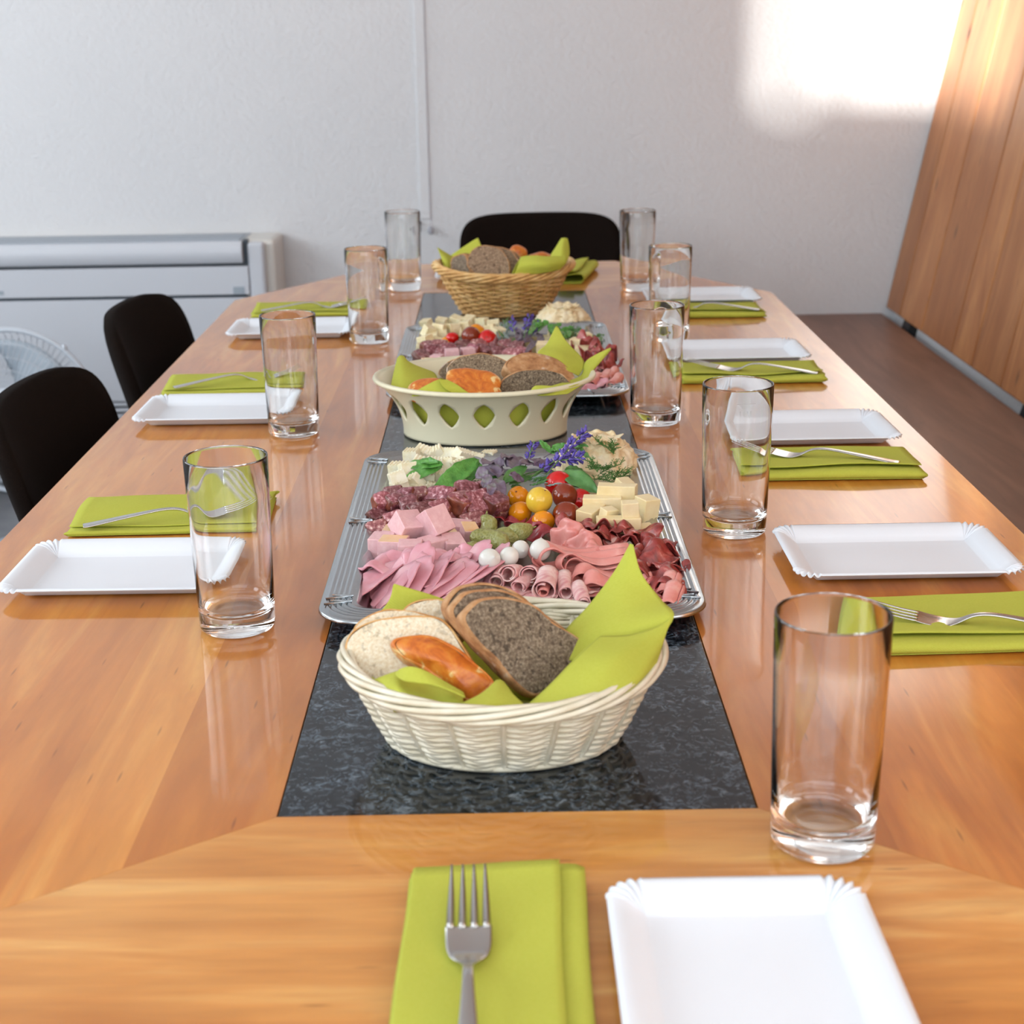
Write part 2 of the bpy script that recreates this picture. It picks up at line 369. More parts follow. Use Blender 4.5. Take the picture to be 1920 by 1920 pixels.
# cable duct, pull cord
p = atY(792, 240, YW-.01); q = atY(797, 425, YW-.01)
tag(box('trim_1', p.x-.014, p.x+.014, YW-.005, YW+.002, q.z+.02, 2.6, PLASTER, bev=.002), kind='structure')
cd = thing('pull_cord', 'thin grey pull cord with a round bob hanging down the white wall', 'cord', (atY(805, 340, YW-.02).x, YW-.02, 0))
zb = atY(807, 432, YW-.02).z
vs, fs = tube([(0, 0, 2.55), (.001, 0, 1.8), (0, 0, zb)], .0013, 6); mk('cord', vs, fs, CORDM, cd)
vs, fs = lathe_caps([(.002, .012), (.006, .009), (.0085, 0), (.0065, -.008), (.002, -.0105)], 20)
mk('bob', [(x, y, z+zb) for x, y, z in vs], fs, CORDM, cd)
vs, fs = tube([(0, .018, 2.55), (0, .0, 2.55)], .004, 8); mk('eyelet', vs, fs, CORDM, cd)
hp = atY(788, 426, YW-.012)
vs, fs = tube([(hp.x, YW, hp.z+.012), (hp.x, YW-.012, hp.z+.012), (hp.x, YW-.018, hp.z), (hp.x, YW-.012, hp.z-.010)], .003, 8)
tag(mk('wall_hook', vs, fs, BLACK), 'tiny black hook on the white wall beside the pull cord', 'hook')

# wall unit on the left
YF = YW-.20
ac = thing('air_conditioner', 'long white floor-standing air conditioner against the back wall at left', 'air conditioner', (-1.27, YF+.1, 0))
def L(o, root):                                   # geometry written in world space, kept there under its thing
    o.matrix_parent_inverse = Matrix.Translation(root.location).inverted(); return o
ax1 = atY(513, 480, YF).x; ax0 = -1.95
pz = lambda y: atY(300, y, YF).z
xe = atY(455, 480, YF).x
zt = atY(300, 438, YW).z
bd = L(box('body', ax0, ax1, YF+.03, YW, .06, zt, ACC, ac, .012), ac)
L(box('side_panel', xe+.012, ax1-.026, YF+.004, YF+.04, .10, zt-.004, ACW, ac, .008), ac)
# upper flap: gently bulging sheet
def flap(name, x0, x1, z0, z1, dep, mat, back=.03):
    n = 14; vs = []
    for x in (x0, x1):
        for k in range(n):
            f = k/(n-1); vs.append((x, YF-dep*math.sin(math.pi*min(1, f*1.0))**.7, z0+(z1-z0)*f))
        vs.append((x, YF+back, z1)); vs.append((x, YF+back, z0))
    m = n+2; fs = [(k, (k+1) % m, m+(k+1) % m, m+k) for k in range(m)] + [tuple(range(m))[::-1], tuple(range(m, 2*m))]
    o = mk(name, vs, fs, mat, ac, smooth=False); L(o, ac); bevel(o, .002); return o
L(box('outlet', ax0+.02, xe, YF+.016, YF+.17, pz(456), zt+.002, ACG, ac, .002), ac)
for k in range(3): L(box('louver', ax0+.03, xe-.01, YF+.012+.045*k, YF+.03+.045*k, zt-.004, zt+.005, simple('louver_grey', (.36, .40, .45), .4), ac), ac)
flap('front_flap', ax0+.02, xe, pz(496), pz(455), .012, ACW)
L(box('gap', ax0+.012, xe+.012, YF+.012, YF+.05, pz(500), pz(455), DARKGAP, ac), ac)
L(box('upper_panel', ax0+.005, xe+.012, YF+.001, YF+.05, pz(555), pz(502), ACW, ac, .002), ac)
L(box('gap', ax0+.012, xe+.0, YF+.014, YF+.05, pz(561), pz(555), DARKGAP, ac), ac)
L(box('lower_panel', ax0+.005, xe+.012, YF+.001, YF+.05, pz(752), pz(561), ACW, ac, .002), ac)
for k in range(5): L(box('grille_slat', ax0+.01, ax1-.03, YF+.005, YF+.04, pz(758+k*11)-.004, pz(758+k*11)+.005, ACW, ac), ac)
L(box('grille_back', ax0+.01, ax1-.03, YF+.025, YF+.05, .07, pz(752), DARKGAP, ac), ac)
a, b = atY(437, 538, YF), atY(459, 551, YF)
L(box('sticker', a.x, b.x, YF-.0005, YF+.002, b.z, a.z, STICK, ac), ac)['label'] = 'small grey sticker'
a, b = atY(-6, 546, YF), atY(7, 553, YF)
L(box('sticker', a.x, b.x, YF-.0005, YF+.002, b.z, a.z, STICK, ac), ac)['label'] = 'small grey sticker'
L(box('foot', ax0+.05, ax0+.2, YF+.05, YW-.02, 0, .07, ACG, ac), ac); L(box('foot', ax1-.2, ax1-.05, YF+.05, YW-.02, 0, .07, ACG, ac), ac)

# pedestal fan
YFAN = 3.55
fc = atY(30, 770, YFAN); fr = 155/ppm(fc)
fan = thing('floor_fan', 'white round floor fan with a fine wire guard in front of the air conditioner', 'fan', (fc.x, YFAN, 0))
hz = fc.z
vs, fs = tube([(fr*math.cos(a*math.pi/32), -.01, hz+fr*math.sin(a*math.pi/32)) for a in range(64)], .0065, 8, True)
mk('guard_ring', vs, fs, FANW, fan)
vs, fs = [], []
for k in range(72):
    a = k*2*math.pi/72
    pts = [((.055+(fr-.055)*f)*math.cos(a), -.055*(1-f**3)-.01, hz+(.055+(fr-.055)*f)*math.sin(a)) for f in (0, .3, .6, .85, 1)]
    tube(pts, .0011, 4, False, vs, fs)
    pts = [(x, -y+.0, z) for x, y, z in pts]; tube(pts, .0011, 4, False, vs, fs)
for rr in (.4, .6, .8):
    y = -.055*(1-rr**3)-.01; tube([((.055+(fr-.055)*rr)*math.cos(a*math.pi/24), y, hz+(.055+(fr-.055)*rr)*math.sin(a*math.pi/24)) for a in range(48)], .0012, 4, True, vs, fs)
tag(mk('guard', vs, fs, FANW, fan), kind='stuff')
vs, fs = lathe_caps([(.068, 0), (.070, .012), (.060, .022), (.02, .028)], 40)
mk('centre_cap', [(x, -.055-z, hz+y) for x, y, z in vs], fs, FANW, fan)
for k in range(5):
    a0 = k*2*math.pi/5
    def bl(u, v_):
        a = a0+(u-.5)*(.5+.7*v_); r = .03+(fr*.86-.03)*v_
        return (r*math.cos(a), (u-.5)*.05, hz+r*math.sin(a))
    vs, fs = grid(8, 8, bl); solid(mk('blade', vs, fs, simple('blade_grey', (.40, .46, .52), .4) if k == 0 else MATS['blade_grey'], fan), .002)
vs, fs = lathe_caps([(.05, .02), (.055, .06), (.045, .13), (.02, .14)], 28); mk('motor', [(x, z, hz+y) for x, y, z in vs], fs, FANW, fan)
vs, fs = lathe_caps([(.016, .02), (.016, hz-.03)], 16); mk('pole', [(x, y+.07, z) for x, y, z in vs], fs, FANW, fan)
vs, fs = lathe_caps([(.15, 0), (.155, .01), (.12, .025), (.03, .035)], 40); mk('base', [(x, y+.05, z) for x, y, z in vs], fs, FANW, fan)
vs, fs = lathe_caps([(.005, -.010), (.007, 0), (.005, .010)], 12)
a = math.atan2(770-652, 135-30)
mk('clip', [(fr*1.02*math.cos(a)+x, -.01+y, hz+fr*1.02*math.sin(a)+z) for x, y, z in vs], fs, FANW, fan)

# ---------------------------------------------------------------- bench with leaning board back
bench = thing('bench', 'long dark brown wooden bench with a leaning knotty pine backrest along the right wall', 'bench', (.8, 2.3, 0))
L(box('seat', .60, 1.070, .2, YW-.003, .42, .45, BENCHW, bench, .003, color=(1, 1, 1)), bench)
for yy in (.6, 2.3, 4.0): L(box('support', .70, 1.0, yy-.015, yy+.015, 0, .42, BENCHW, bench, color=(.8, .8, .8)), bench)
L(box('front_rail', .62, .64, .25, YW-.02, .34, .42, BENCHW, bench, color=(.9, .9, .9)), bench)
back = bpy.data.objects.new('backrest', None); col.objects.link(back); back.parent = bench; back.location = (.3, 0, .467); back['label'] = 'leaning panel of knotty pine boards'
BKR = Matrix.Translation(Vector((1.1, 2.3, .467))).inverted()
zb0 = TZ-.283; nrm = Vector((1, 0, -.186)).normalized(); upv = Vector((.186, 0, 1)).normalized()
def yb(px, py): return onp(px, py, (1.079, 0, zb0), Vector((1, 0, -.186)).normalized()).y
edges = [YW-.004, yb(1689, 582), yb(1730, 606), yb(1788, 640), yb(1826, 662), yb(1882, 700)]
while edges[-1] > .5: edges.append(edges[-1] - random.choice((.17, .15, .19, .16)))
cols = [(.84, .80, .78), (1.0, .97, .94), (.88, .83, .80), (1.06, 1.05, 1.0), (.93, .90, .86), (1.12, 1.12, 1.08)]
LEN = 1.95
for i in range(len(edges)-1):
    y1, y0 = edges[i]-.0045, edges[i+1]+.0045
    bm = bmesh.new()
    c0 = Vector((1.079, 0, zb0)); off = random.uniform(-.0006, .0006)
    vv = []
    for d in (off, .018):
        for yy in (y0, y1):
            for s_ in (0, LEN):
                q = c0 + nrm*d + upv*s_; vv.append(bm.verts.new((q.x, yy, q.z)))
    for f in ((0,1,3,2),(4,6,7,5),(0,4,5,1),(2,3,7,6),(0,2,6,4),(1,5,7,3)): bm.faces.new([vv[k] for k in f])
    o = bmk('board', bm, PINE, back, color=cols[i % 6]); bevel(o, .0050, 2); o.matrix_parent_inverse = BKR
bm = bmesh.new(); vv = []
for d in (.0182, .0222):
    for yy in (edges[-1], YW-.004):
        for s_ in (.004, LEN-.004):
            q = Vector((1.079, 0, zb0)) + nrm*d + upv*s_; vv.append(bm.verts.new((q.x, yy, q.z)))
for f in ((0,1,3,2),(4,6,7,5),(0,4,5,1),(2,3,7,6),(0,2,6,4),(1,5,7,3)): bm.faces.new([vv[k] for k in f])
o = bmk('backing', bm, PINE, back, color=(.35, .22, .15)); o.matrix_parent_inverse = BKR
for (px, py) in ((1700, 602), (1925, 765), (2500, 1200)):
    yy = yb(px, py-20)
    bm = bmesh.new(); box_bm(bm, 0, .045, yy-.032, yy+.032, -.045, .12)
    o = bmk('bracket', bm, BLACK, back); 
    for v_ in o.data.vertices:
        z = v_.co.z; v_.co.x += 1.079 + .186*z + (.022 if z > .01 else .004); v_.co.z += zb0
    bevel(o, .002); o.matrix_parent_inverse = BKR

# ---------------------------------------------------------------- chairs
def make_chair(label):
    root = thing('chair', label, 'chair', group='dark chairs around the table')
    Wt, Wb, H0, H1 = .212, .175, .42, .787
    def shell(front):
        def fn(u, v_):
            p, q = 2*u-1, 2*v_-1
            m_ = max(abs(p), abs(q), 1e-6); e_ = (abs(p)**5.5+abs(q)**5.5)**(1/5.5); g = m_/e_
            s, tt = p*g, q*g; f = (tt+1)/2
            wv = Wb+(Wt-Wb)*f; z = H0+(H1-H0)*f; edge = m_**8
            y = .17 + .09*f - .045*(s*s) + (.006*edge if front else .034-.012*edge)
            return (s*wv, y, z)
        return fn
    vs, fs = grid(24, 26, shell(True)); vs2, fs2 = grid(24, 26, shell(False)); n = len(vs)
    fs = [f for f in fs] + [tuple(i+n for i in reversed(f)) for f in fs2]
    rim = [i for i in range(24)] + [j*24+23 for j in range(1, 26)] + [25*24+i for i in range(22, -1, -1)] + [j*24 for j in range(24, 0, -1)]
    for a, b in zip(rim, rim[1:]+rim[:1]): fs.append((b, a, a+n, b+n))
    mk('backrest', vs+vs2, fs, FELT, root)
    def seat(u, v_):
        s = 2*u-1; tt = 2*v_-1; q = (abs(s)**5+abs(tt)**5)**.2; m_ = max(abs(s), abs(tt), 1e-6); g = m_/max(q, 1e-6)
        return (s*g*.21, tt*g*.20-.03, .462-.018*max(abs(s), abs(tt))**6+.006*tt*tt)
    vs, fs = grid(20, 20, seat); solid(mk('seat', vs, fs, FELT, root), .045)
    for sx in (-1, 1):
        vs, fs = tube(cat_open([(sx*.16, -.20, .01), (sx*.155, -.17, .25), (sx*.15, -.14, .405), (sx*.15, .10, .405), (sx*.155, .17, .25), (sx*.16, .23, .01)], 30), .010, 10)
        mk('leg', vs, fs, CHROME, root)
        vs, fs = tube(cat_open([(sx*.12, .05, .41), (sx*.12, .17, .415), (sx*.12, .215, .50), (sx*.12, .25, .62)], 16), .008, 8)
        mk('back_support', vs, fs, CHROME, root)
    return root
ch = make_chair('dark brown padded chair at the far end of the table')
ch.location = (.098, 3.62, 0)
ch2 = dup(ch, (-.385, 2.60, 0), R_(88), 'dark brown padded chair at the left side, nearer the air conditioner')
ch3 = dup(ch, (-.375, 1.97, 0), R_(88), 'dark brown padded chair at the left side, nearest the camera')

# ---------------------------------------------------------------- the table
table = thing('dining_table', 'long varnished orange wooden table with clipped corners', 'table', (0, 1.9, 0))
X0, X1, YN, YFa = -.504, .506, .49, 3.288
GX0, GX1, GY0, GY1 = -.1505, .1585, .872, 2.911
OUT = [(-.25, YN), (.25, YN), (X1, .93), (X1, 2.85), (.245, YFa), (-.245, YFa), (X0, 2.86), (X0, .93)]
def clip(poly, a, b):                              # keep what lies left of a->b
    out = []; d = lambda p: (b[0]-a[0])*(p[1]-a[1])-(b[1]-a[1])*(p[0]-a[0])
    for i in range(len(poly)):
        p, q = poly[i], poly[(i+1) % len(poly)]; dp, dq = d(p), d(q)
        if dp >= 0: out.append(p)
        if (dp >= 0) != (dq >= 0):
            t_ = dp/(dp-dq); out.append((p[0]+(q[0]-p[0])*t_, p[1]+(q[1]-p[1])*t_))
    return out
def stave(poly, mat, colr, name='stave', z0=TZ-.035, z1=TZ):
    if len(poly) < 3: return
    cx = sum(p[0] for p in poly)/len(poly); cy = sum(p[1] for p in poly)/len(poly)
    g = .0002
    pts = []
    for p in poly:
        d = Vector((p[0]-cx, p[1]-cy)); l = d.length; d = d*((l-g)/l); pts.append((cx+d.x, cy+d.y))
    n = len(pts); vs = [(x, y, z1) for x, y in pts]+[(x, y, z0) for x, y in pts]
    fs = [tuple(range(n)), tuple(range(n, 2*n))[::-1]]+[(i, n+i, n+(i+1) % n, (i+1) % n) for i in range(n)]
    o = mk(name, vs, fs, mat, table, smooth=False, color=colr); L(o, table); return o
ML, MR, FL, FR = (-.378, .71), (.378, .71), (-.375, 3.07), (.375, 3.07)
tl = [(.97, .92, .85), (.84, .74, .64), (1.04, 1.03, 1.0), (.90, .82, .72), (1.0, .96, .90), (.78, .68, .58), (1.08, 1.12, 1.16)]
xs = [X0, -.445, -.37, -.30, -.235, GX0]
for i in range(5):
    p = OUT[:]
    p = clip(p, (xs[i], 10), (xs[i], -10)) ; p = clip(p, (xs[i+1], -10), (xs[i+1], 10))
    p = clip(p, ML, (GX0, GY0))
    p = clip(p, (GX0, GY1), FL)
    stave(p, WY, tl[(i*2) % 7])
xs = [GX1, .235, .31, .375, .445, X1]
for i in range(5):
    p = OUT[:]
    p = clip(p, (xs[i], 10), (xs[i], -10)) ; p = clip(p, (xs[i+1], -10), (xs[i+1], 10))
    p = clip(p, (GX1, GY0), MR); p = clip(p, FR, (GX1, GY1))
    stave(p, WY, tl[(i*3+1) % 7])
ys_ = [YN, .58, .66, .725, .80, GY0]
for i in range(5):
    p = clip(OUT[:], (-10, ys_[i]), (10, ys_[i])); p = clip(p, (10, ys_[i+1]), (-10, ys_[i+1]))
    p = clip(p, (GX0, GY0), ML); p = clip(p, MR, (GX1, GY0))
    stave(p, WX, [(1.10, 1.32, 2.0), (1.04, 1.2, 1.7), (1.10, 1.3, 1.9), (1.14, 1.4, 2.2), (1.02, 1.15, 1.5)][i])
ys_ = [GY1, 3.0, 3.1, 3.2, YFa]
for i in range(4):
    p = clip(OUT[:], (-10, ys_[i]), (10, ys_[i])); p = clip(p, (10, ys_[i+1]), (-10, ys_[i+1]))
    p = clip(p, FL, (GX0, GY1)); p = clip(p, (GX1, GY1), FR)
    stave(p, WX, [(1.04, 1.1, 1.15), (1.1, 1.2, 1.3), (1.02, 1.05, 1.1), (1.1, 1.2, 1.3)][i])
o = box('granite_inlay', GX0+.0008, GX1-.0008, GY0+.0008, GY1-.0008, TZ-.03, TZ-.0004, GRANITE, table, .0006); L(o, table)
L(box('joint_backing', GX0-.01, GX1+.01, GY0-.01, GY1+.01, TZ-.034, TZ-.0305, BLACK, table), table)
L(box('apron', X0+.10, X0+.125, .95, 2.82, TZ-.115, TZ-.036, WY, table, color=(.8, .8, .8)), table)
L(box('apron', X1-.125, X1-.10, .95, 2.82, TZ-.115, TZ-.036, WY, table, color=(.8, .8, .8)), table)
for (x, y) in ((-.15, .85), (.15, .85), (-.15, 2.9), (.15, 2.9)): L(box('leg', x-.04, x+.04, y-.04, y+.04, 0, TZ-.036, WY, table, .004, color=(.8, .8, .8)), table)

# ---------------------------------------------------------------- drinking glasses
def make_glass(label):
    H = .15
    out = [(.0, .0), (.026, .0), (.0300, .0012), (.0316, .004), (.0322, .03), (.0330, .07), (.0340, .12), (.0344, .1485)]
    inn = [(.0341, .1498), (.0335, .15), (.0329, .1496), (.0326, .148), (.0322, .12), (.0311, .07), (.0302, .026), (.0285, .0195), (.0235, .0160), (.015, .0146), (.0, .0142)]
    prof = out[1:]+inn[:-1]
    vs, fs = lathe(prof, 64)
    n = 64; c0 = len(vs); vs.append((0, 0, .0)); c1 = len(vs); vs.append((0, 0, .0142))
    last = (len(prof)-1)*n
    for k in range(n):
        fs.append((k, c0, (k+1) % n)); fs.append((last+k, last+(k+1) % n, c1))
    o = mk('drinking_glass', vs, fs, GLASS)
    bm = bmesh.new(); bm.from_mesh(o.data); bmesh.ops.recalc_face_normals(bm, faces=bm.faces); bm.to_mesh(o.data); bm.free()
    o.data.polygons.foreach_set('use_smooth', [True]*len(o.data.polygons))
    return tag(o, label, 'glass', 'tall water glasses on the table')
GL = [((.1907, .83), 'tall empty water glass nearest the camera, in front of the granite strip'),
 ((-.2285, 1.2018), 'tall empty water glass in front of the nearest plate on the left side'),
 ((.226, 1.4347), 'tall empty water glass with an etched fill mark, right of the nearest platter'),
 ((-.2638, 1.8535), 'tall empty water glass on the left between the two side chairs and the cream bowl'),
 ((.1918, 1.8779), 'tall empty water glass at the right front corner of the rear platter'),
 ((.2666, 2.4134), 'tall empty water glass on the right, in front of the farthest right-hand plate'),
 ((.258, 2.9059), 'tall empty water glass farthest away on the right, against the end chair'),
 ((-.2164, 2.4381), 'tall empty water glass on the left in front of the farthest left napkin'),
 ((-.1888, 2.9532), 'tall empty water glass farthest away on the left, beside the pull cord')]
g0 = None
for (x, y), lb in GL:
    if g0 is None: g0 = make_glass(lb); g0.location = (x, y, TZ+.0002)
    else: g = dup(g0, (x, y, TZ+.0002), random.random()*6, lb)
    if 'etched' in lb:
        vs, fs = [], []
        def arc(a0, a1, z):
            return [(.03375*math.cos(a), .03375*math.sin(a), z) for a in [a0+(a1-a0)*k/10 for k in range(11)]]
        gz = g.rotation_euler[2]
        tube(arc(-1.75-gz, -1.2-gz, .137), .00018, 4, False, vs, fs)
        for k in range(4): tube([(.0337*math.cos(-1.65-gz+.1*k), .0337*math.sin(-1.65-gz+.1*k), .125), (.0338*math.cos(-1.65-gz+.1*k), .0338*math.sin(-1.65-gz+.1*k), .130)], .00015, 4, False, vs, fs)
        mk('fill_mark', vs, fs, ETCH, g)

# ---------------------------------------------------------------- paper plates
def make_plate(label):
    W, D = .103, .0725                              # half sizes
    N = 0; per = []
    rc = .022
    for (cx, cy, a0) in ((W-rc, D-rc, 0), (-W+rc, D-rc, 90), (-W+rc, -D+rc, 180), (W-rc, -D+rc, 270)):
        for k in range(61):
            a = R_(a0+90*k/60); per.append((cx, cy, a, 1.0, k/60))
    # straight runs
    full = []
    for i in range(244):
        full.append(per[i])
        if i % 61 == 60:
            p, q = per[i], per[(i+1) % 244]
            for k in range(1, 12):
                f = k/12; full.append((p[0]+(q[0]-p[0])*f, p[1]+(q[1]-p[1])*f, p[2], 0, -1))
    rings = [(-1, .0012), (-.0235, .0012), (-.0215, .0016), (-.017, .006), (-.010, .0115), (-.004, .0135), (0.0, .0128)]
    vs = []
    M = len(full)
    for ro, z in rings:
        for (cx, cy, a, c, kk) in full:
            if ro == -1: vs.append((cx*.55, cy*.45, z)); continue
            rr = rc + ro; rip = 0; zr = 0
            if kk >= 0:
                env = math.sin(math.pi*kk)**.35 if 0 < kk < 1 else 0
                s_ = math.sin(kk*math.pi*2*5.0); g_ = max(0, (ro+.0215)/.0215)
                rip = .0014*s_*env*g_; zr = .0017*math.cos(kk*math.pi*2*5)*env*g_ - .0010*env*g_
            if rr < 0:                              # pinch towards the corner of the flat
                vs.append((cx+rr*math.copysign(1, cx)*1.0, cy+rr*math.copysign(1, cy)*1.0, z)) if kk >= 0 else vs.append((cx+rr*math.cos(a), cy+rr*math.sin(a), z))
            else: vs.append((cx+(rr+rip)*math.cos(a), cy+(rr+rip)*math.sin(a), z+zr))
    fs = []
    for i in range(len(rings)-1):
        for k in range(M): fs.append((i*M+k, (i+1)*M+k, (i+1)*M+(k+1) % M, i*M+(k+1) % M))
    fs.append(tuple(range(M)))
    o = mk('paper_plate', vs, fs, PAPER); 
    bm = bmesh.new(); bm.from_mesh(o.data); bmesh.ops.remove_doubles(bm, verts=bm.verts, dist=.00002); bmesh.ops.recalc_face_normals(bm, faces=bm.faces); bm.to_mesh(o.data); bm.free()
    solid(o, .0007, 0)
    return tag(o, label, 'plate', 'white paper plates on the table')
PLT = [((.360, 1.337), 0, 'white paper plate nearest the camera on the right side'),
 ((.368, 1.802), .01, 'white paper plate on the right behind the glass with the fill mark'),
 ((.352, 2.268), .01, 'white paper plate on the right, third from the camera'),
 ((.362, 2.768), .0, 'white paper plate on the right beside the clipped far corner'),
 ((-.350, 1.332), -.01, 'white paper plate nearest the camera on the left side'),
 ((-.372, 1.950), -.01, 'white paper plate on the left in front of the middle napkin'),
 ((-.350, 2.520), .0, 'white paper plate farthest away on the left side'),
 ((.125, .665), R_(90), 'white paper plate at the near end of the table, cut by the lower edge'),
 ((-.030, 3.085), R_(0), 'white paper plate at the far end, mostly hidden behind the willow basket')]
p0 = None
for (x, y), rz, lb in PLT:
    if p0 is None: p0 = make_plate(lb); p0.location = (x, y, TZ+.0005)
    else: dup(p0, (x, y, TZ+.0005), rz, lb)

# ---------------------------------------------------------------- folded napkins
def make_napkin(label, Lx=.2, D=.115, seed=1, loft=1.0, color=None):
    # cross-section path (y, z): three layers folded over a soft front edge
    P = [(D*.50, .0008), (0, .0008), (-D*.47, .0010)]
    for k in range(1, 8):
        a = -90-180*k/8; P.append((-D*.47+.0034*loft*math.cos(R_(a))*1.5, .0044*loft-.0+.0034*loft*math.sin(R_(a))))
    P += [(-D*.44, .0078*loft), (-D*.2, .0062*loft), (D*.1, .0052), (D*.46, .0044)]
    for k in range(1, 6):
        a = -90+180*k/6; P.append((D*.46+.0016*math.cos(R_(a)), .0060+.0016*math.sin(R_(a))))
    P += [(D*.42, .0076), (D*.1, .0084), (-D*.2, .0092*loft), (-D*.38, .0104*loft)]
    P = [(p.x, p.y) for p in cat_open([Vector((a, b, 0)) for a, b in P], 60)]
    nu = 26
    def fn(u, v_):
        k = int(round(v_*(len(P)-1))); y, z = P[k]; x = (u-.5)*Lx
        end = abs(2*u-1)**10
        x += .002*math.sin(k*.35+seed)*end
        return (x, y+.0012*nz((x, y, 0), 14, seed), max(.0006, z*(1+.18*end*math.sin(seed*3)) + z*.35*nz((x, y, z*3), 11, seed+2)))
    vs, fs = grid(nu, len(P), fn)
    o = mk('paper_napkin', vs, fs, TISSUE); solid(o, .0007, 0)
    return tag(o, label, 'napkin', 'folded green napkins on the table')
NAP = [((.365, 1.172), .035, 'folded green napkin nearest the camera on the right side', 1.25),
 ((.362, 1.660), -.02, 'folded green napkin on the right under the fork, second from the camera', 1.2),
 ((.352, 2.142), -.02, 'folded green napkin on the right, third from the camera', 1.1),
 ((.352, 2.648), .0, 'folded green napkin farthest away on the right side', 1.0),
 ((-.343, 1.510), .03, 'folded green napkin nearest the camera on the left side', .55),
 ((-.378, 2.125), .03, 'folded green napkin in the middle of the left side', .6),
 ((-.345, 2.725), .04, 'folded green napkin farthest away on the left side', .7)]
for i, ((x, y), rz, lb, lf) in enumerate(NAP):
    o = make_napkin(lb, .2, .115, i+1, lf); o.location = (x, y, TZ+.0008); o.rotation_euler = (0, 0, rz)
o = make_napkin('folded green napkin under the fork at the near end of the table', .2, .10, 9, 1.1); o.location = (-.0125, .690, TZ+.0008); o.rotation_euler = (0, 0, R_(89))
o = make_napkin('loosely folded green napkin at the far end behind the willow basket', .2, .115, 11, 2.0); o.location = (.118, 3.085, TZ+.0012); o.rotation_euler = (0, 0, R_(78))

# ---------------------------------------------------------------- forks
def make_fork(label):
    # x along the fork: tines at -x, handle end at +x, total .19
    st = [(-.095+.048, .0125, .0042, .0013), (-.040, .0125, .0026, .0014), (-.030, .0120, .0012, .0016), (-.022, .0100, .0012, .0018), (-.014, .0058, .0034, .0021), (-.004, .0034, .0085, .0024),
          (.006, .0030, .0108, .0025), (.02, .0034, .0108, .0024), (.045, .0048, .0082, .0023), (.07, .0062, .0052, .0022), (.088, .0069, .0030, .0022), (.094, .0066, .0027, .0020), (.0950, .0056, .0027, .0014)]
    c = cat_open([Vector((a, b, d)) for a, b, d, e in st], 60); th = cat_open([Vector((e, 0, 0)) for *_, e in st], 60)
    vs, fs = [], []; n = 12
    for p, t_ in zip(c, th):
        for k in range(n):
            a = 2*math.pi*k/n; ca, sa = math.cos(a), math.sin(a)
            vs.append((p.x, p.y*math.copysign(abs(ca)**.6, ca), p.z + t_.x*.5*math.copysign(abs(sa)**.7, sa) - (0 if p.x > -.02 else (1-abs(ca)**2)*.0012*min(1, (-.02-p.x)/.01))))
    for i in range(len(c)-1):
        for k in range(n): fs.append((i*n+k, i*n+(k+1) % n, (i+1)*n+(k+1) % n, (i+1)*n+k))
    fs.append(tuple(range(n))[::-1]); fs.append(tuple((len(c)-1)*n+k for k in range(n)))
    for j in range(4):
        y0 = (j-1.5)*.0066; m_ = 14; b0 = len(vs)
        for i in range(m_):
            f = i/(m_-1); x = -.046-f*.049; wd = .0023*(1-.72*f**1.5); z = .0040+.0095*f**1.35
            yy = y0*(1-.04*f)
            for (dy, dz) in ((-wd, 0), (0, .0007*(1-.5*f)), (wd, 0), (0, -.0007*(1-.5*f))): vs.append((x, yy+dy, z+dz))
        for i in range(m_-1):
            for k in range(4): fs.append((b0+i*4+k, b0+i*4+(k+1) % 4, b0+(i+1)*4+(k+1) % 4, b0+(i+1)*4+k))
        fs.append(tuple(b0+k for k in range(4))[::-1]); fs.append(tuple(b0+(m_-1)*4+k for k in range(4)))
    o = mk('fork', vs, fs, STEEL)
    return tag(o, label, 'fork', 'steel forks on the napkins')
FK = [((.290, 1.177), (.466, 1.121), .0105, 'steel fork on the nearest right-hand green napkin'),
 ((.262, 1.697), (.440, 1.624), .0105, 'steel fork on the right, its tines behind the glass with the fill mark'),
 ((.262, 2.155), (.430, 2.095), .010, 'steel fork on the third right-hand green napkin'),
 ((.262, 2.660), (.436, 2.603), .0095, 'steel fork on the farthest right-hand green napkin'),
 ((-.243, 1.512), (-.427, 1.455), .0078, 'steel fork on the nearest left-hand green napkin'),
 ((-.288, 2.160), (-.458, 2.080), .0078, 'steel fork on the middle left-hand green napkin'),
 ((-.246, 2.740), (-.428, 2.682), .0082, 'steel fork on the farthest left-hand green napkin'),
 ((-.025, .769), (-.022, .579), .0105, 'steel fork with its tines up at the near end of the table')]
f0 = None
for (a, b), (c_, d_), z, lb in FK:
    rz = math.atan2(d_-b, c_-a); cx, cy = (a+.095*math.cos(rz)), (b+.095*math.sin(rz))
    if f0 is None: f0 = make_fork(lb); f0.location = (cx, cy, TZ+z); f0.rotation_euler = (0, 0, rz)
    else: dup(f0, (cx, cy, TZ+z), rz, lb)

